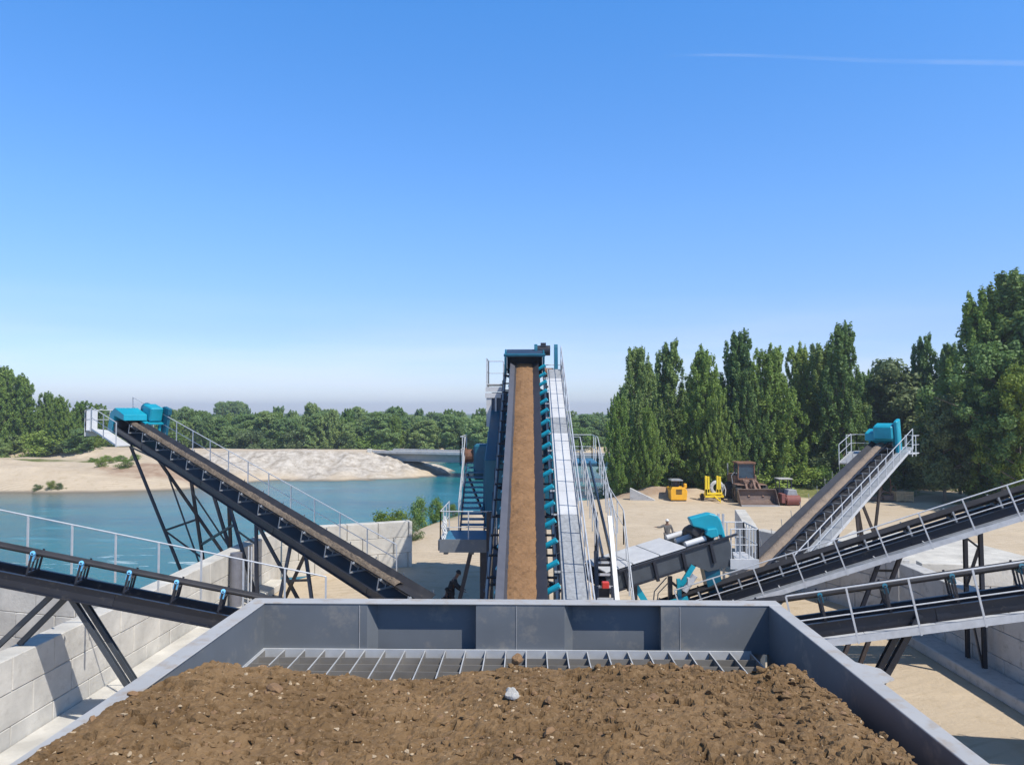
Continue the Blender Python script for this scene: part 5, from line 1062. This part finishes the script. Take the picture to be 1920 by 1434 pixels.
variant('f1', 18, 12, 3.0, 'poplar', .30, 190, 230, M['leafF'])
variant('f2', 19, 12, 3.6, 'bush', .34, 120, 170, M['leafF'])
variant('f3', 20, 12, 3.0, 'poplar', .30, 190, 230, M['leafA'])
variant('b1', 21, 2.2, 1.5, 'bush', .16, 45, 150, M['leafA'])
variant('b2', 22, 2.4, 1.7, 'bush', .17, 45, 150, M['leafC'])
variant('b3', 23, 2.2, 1.3, 'bush', .13, 45, 170, M['leafD'])
TSRC = {}
def tree(key, x, y, h, label, group=None, cat='tree', name='poplar_tree', wid=1.0, rot=None, z=None):
    me, tm, H0 = TR[key]; s = h / H0; z = gz(x, y) if z is None else z
    r = empty(name, (x, y, z), label, cat, group); r.rotation_euler = (0, 0, rot if rot is not None else (x * 13.7 + y * 7.1) % 6.28); r.scale = (s * wid, s * wid, s)
    mobj('trunk' if cat == 'tree' else 'stem', tm, r); mobj('crown' if cat == 'tree' else 'foliage', me, r); return r
def tpx(key, px, top, base, y, label, **k):   # a tree whose top and foot are seen at those photo heights, at distance y
    p = at(px, base, y); q = at(px, top, y); z = gz(p.x, y); return tree(key, p.x, y, q.z - z, label, z=z, **k)
random.seed(5)
near = [
 ('p1', 1160, 735, 76, .8, 'leftmost slim poplar of the right grove, at the water'),
 ('p4', 1200, 662, 80, .85, 'double-topped poplar second from the left end of the right grove'),
 ('p3', 1215, 760, 75, .8, 'low bushy poplar at the river corner of the right grove'),
 ('p2', 1258, 652, 86, .95, 'tall poplar with parted twin tips behind the orange roller'),
 ('p1', 1322, 647, 79, .95, 'light green pointed poplar above the yellow trailer'),
 ('p3', 1345, 740, 76, .7, 'shorter full poplar directly behind the yellow trailer'),
 ('p2', 1388, 632, 84, 1.1, 'tall dark poplar just left of the wheel loader cab'),
 ('p4', 1405, 700, 78, .9, 'dark poplar whose foot is hidden by the wheel loader'),
 ('p3', 1450, 645, 79, 1.0, 'broad poplar rising behind the wheel loader, right half of its bucket'),
 ('p1', 1502, 642, 86, .9, 'poplar behind the small red roller'),
 ('p4', 1548, 655, 84, 1.0, 'poplar between the red roller and the sand conveyor'),
 ('p2', 1582, 618, 80, 1.05, 'tallest poplar left of the sand conveyor drive'),
 ('p1', 1600, 690, 88, .9, 'poplar partly behind the tallest one, above the left head platform'),
 ('p3', 1640, 690, 90, .8, 'low-topped poplar behind the teal drive of the sand conveyor'),
 ('w1', 1690, 678, 88, 1.1, 'olive-tinted tree right behind the teal drive'),
 ('p2', 1738, 640, 86, .85, 'slim dark poplar right of the teal drive'),
 ('p4', 1785, 655, 84, .9, 'dark poplar between the sandy-brown willow and the big right tree'),
 ('w1', 1770, 745, 71, .95, 'grey-green willow standing alone on the sand right of the sand conveyor'),
 ('o1', 1800, 720, 78, 1.0, 'spreading dark tree in the shade left of the big right tree'),
 ('p3', 1845, 548, 73, 1.0, 'very tall poplar with several crowns, left one of the right edge pair'),
 ('p4', 1905, 528, 72, 1.2, 'tallest tree of all, cut by the right edge of the view'),
 ('o1', 1880, 640, 66, 1.0, 'large dark spreading tree with a thick trunk at the right edge'),
 ('y1', 1915, 690, 63, .7, 'bright yellow-green leafy tree at the far right edge'),
 ('o1', 1960, 560, 68, 1.0, 'dark tree just beyond the right edge'),
]
BASE = {}
for key, px, top, y, wid, lab in near:
    tpx(key, px, top, 900, y, lab, wid=wid, name={'w': 'willow_tree', 'o': 'spreading_tree', 'y': 'leafy_tree'}.get(key[0], 'poplar_tree'))
gl = 'one of the shaded trees filling the depth of the right-hand grove'
for i in range(26):
    px = 1175 + i * 29 + random.uniform(-12, 12); y = random.uniform(89, 104); top = random.uniform(690, 745)
    tpx(random.choice(['p2', 'p4', 'p2', 'o1']), px, top, 900, y, gl, group='shaded trees deep in the right-hand grove', wid=random.uniform(.9, 1.2))
# undergrowth along the grove edge
bl_ = 'dark undergrowth bush at the foot of the right-hand grove'
for i in range(46):
    px = 1150 + i * 13.5 + random.uniform(-6, 6); y = random.uniform(79, 90) if px > 1200 else random.uniform(80, 84); p = at(px, 900, y)
    r = tree(random.choice(['b1', 'b1', 'b2']), p.x, y, random.uniform(1.6, 3.4), bl_, 'undergrowth bushes along the right-hand grove', cat='bush', name='bush', wid=random.uniform(1.1, 1.8))
NB = [(718, 962, 49.5, 'b3', .9, 'leftmost green bush on the river edge above the pale block wall'), (746, 957, 50, 'b3', .95, 'yellow-green bush on the river edge, middle one above the wall end'), (768, 972, 50, 'b2', .8, 'lowest green shrub beside the end of the pale wall'), (786, 936, 57, 'b1', .5, 'taller thin green shrub on the near river bank'), (818, 936, 60, 'b1', .6, 'tall green shrub on the near bank beside the stair landing'), (850, 945, 63, 'b3', .8, 'green shrub seen through the open stair treads')]
for px, base, h, key, lab in [(1150, 912, 2.4, 'b1', 'dark bush hanging over the water at the left tip of the grove'), (1180, 912, 2.6, 'b1', 'dark bush on the bank just behind the concrete wing wall'), (1383, 912, 1.9, 'b3', 'light green bush between yellow trailer and wheel loader'), (1535, 905, 2.6, 'b3', 'light green bush beside the red roller'), (1500, 925, 1.1, 'b3', 'low bright green weeds right behind the red roller'), (1522, 925, 1.0, 'b2', 'low green weeds between the red roller and sand conveyor'), (1760, 908, 2.0, 'b2', 'bush around the foot of the lone grey-green willow'),
     (98, 893, 1.1, 'b3', 'small green shrub on the far sand bank at left'), (112, 893, .8, 'b2', 'small dark shrub right of the green one on the far sand bank'), (70, 893, .8, 'b2', 'small dark shrub, leftmost on the far sand bank')]:
    p = atz(px, base, 0); tree(key, p.x, p.y, h, lab, cat='bush', name='bush', wid=1.1)
for px, top, y, key, wd_, lab in NB: tpx(key, px, top, 900, y, lab, cat='bush', name='bush', wid=wd_)
# far bank
random.seed(9)
for i in range(10):
    p = atz(172 + i * 9, 868 + (i * 7 % 5) * 3, .2); tree('b3' if i % 3 else 'b1', p.x, p.y, .7 + .5 * (i * 5 % 4) / 3, 'low green bush in the plant patch on the far sand below the left drive', 'low bushes on the far sand bank', cat='bush', name='bush', wid=1.5)
def far(n, x0, x1, y0, y1, t0, t1, lab, grp, keys, wid=(1, 1.35)):
    for i in range(n):
        px = x0 + (x1 - x0) * (i + random.random()) / n; y = random.uniform(y0, y1); top = random.uniform(t0(px), t1(px))
        tpx(random.choice(keys), px, top, 850, y, lab, group=grp, wid=random.uniform(*wid))
L1t = lambda px: np.interp(px, [-60, 20, 60, 110, 180, 300], [690, 705, 735, 750, 775, 790])
far(16, -70, 190, 134, 150, lambda p: L1t(p) - 18, lambda p: L1t(p) + 22, 'one of the tall green trees at the far left edge of the opposite bank', 'tall trees at the left of the far bank', ['p1', 'f1', 'f3', 'p3'], (1, 1.4))
Lt = lambda px: np.interp(px, [150, 250, 330, 420, 480, 560, 620, 700, 820, 900, 960, 1160], [765, 775, 760, 775, 768, 756, 762, 765, 772, 770, 780, 790])
far(46, 140, 900, 158, 172, lambda p: Lt(p) + 2, lambda p: Lt(p) + 34, 'one of the mid-green trees in the front row along the far river bank', 'front row trees of the far bank', ['f1', 'f2', 'f3', 'f2'], (1.1, 1.6))
far(46, 140, 1160, 178, 205, lambda p: Lt(p) - 6, lambda p: Lt(p) + 16, 'one of the trees in the back row of the far bank wood', 'back row trees of the far bank', ['f1', 'f2', 'f3'], (1.1, 1.5))
bl2 = 'one of the rounded pale bushes edging the far bank wood'
for i in range(44):
    px = -40 + i * 27 + random.uniform(-10, 10); y = random.uniform(151, 160) + (14 if px > 700 else 0) + (8 if px > 150 else -22); p = at(px, 850, y)
    if px < 1180: tree(random.choice(['b1', 'b2', 'f2']), p.x, p.y, random.uniform(2.0, 4.6), bl2, 'bushes edging the far bank wood', cat='bush', name='bush', wid=random.uniform(1.3, 2.0))
far(14, 1060, 1190, 182, 200, lambda p: 772, lambda p: 792, 'one of the far trees seen between the central conveyor and the right grove', 'far trees right of the central conveyor', ['f1', 'f2', 'f3'], (1.1, 1.6))
far(60, -40, 1160, 230, 290, lambda p: 766 if p < 700 else 770, lambda p: 778, 'one of the faint far trees just topping the far bank wood', 'faint distant trees behind the far bank wood', ['f1', 'f2', 'f3'], (1.3, 2.0))
for i in range(9): tpx('f2', 408 + i * 6.2, 750 + (i in (0, 8)) * 4 + (i % 3) * .8, 850, 300 + (i % 3) * 4, 'one of the dark trees in the flat-topped clump rising behind the gravel conveyor railing', group='flat-topped clump of distant trees', wid=.8)
# far-off wooded ridges: canopy surfaces
for (y0, dep, zt, seed, lab) in [(620, 160, 2.0, 4, 'distant bluish wooded rise on the horizon')]:
    xs_ = np.arange(-900 if y0 > 400 else -420, 900 if y0 > 400 else 420, 3.0 if y0 < 400 else 4.5); ys_ = np.arange(y0, y0 + dep, 4.0); XX, YY = np.meshgrid(xs_, ys_)
    d1, v1 = cells(XX / 9, YY / 9, seed); base_ = zt + 1.3 * fbm(XX / 90 + seed, YY / 90, 3) + 0
    ZZ = base_ + 3.2 * np.sqrt(np.clip(1 - (d1 / .85) ** 2, 0, 1)) * (.5 + v1) + 1.2 * fbm(XX / 3, YY / 3, 3)
    ZZ = np.where(YY < y0 + 4, 0, ZZ); idx = np.arange(XX.size).reshape(XX.shape)
    F_ = np.stack([idx[:-1, :-1], idx[:-1, 1:], idx[1:, 1:], idx[1:, :-1]], -1).reshape(-1, 4)
    o = mobj('distant_wood', npmesh('distant_wood', np.stack([XX, YY, ZZ], -1).reshape(-1, 3), F_, M['leafB'], False)); tag(o, lab, 'wood', kind='stuff')
# haze
HZ = MB(); HZ.box((-2600, -80, -8), (2600, 2600, 40)); hm_ = bpy.data.materials.new('thin_haze'); hm_.use_nodes = True; t = hm_.node_tree; t.nodes.clear()
vo = N(t, 'ShaderNodeVolumePrincipled'); vo.inputs['Density'].default_value = .00045; vo.inputs['Color'].default_value = (.80, .88, 1, 1); vo.inputs['Anisotropy'].default_value = .2; oo = N(t, 'ShaderNodeOutputMaterial'); t.links.new(vo.outputs[0], oo.inputs['Volume'])
if USE_HAZE: tag(HZ.build('haze', hm_), kind='stuff')
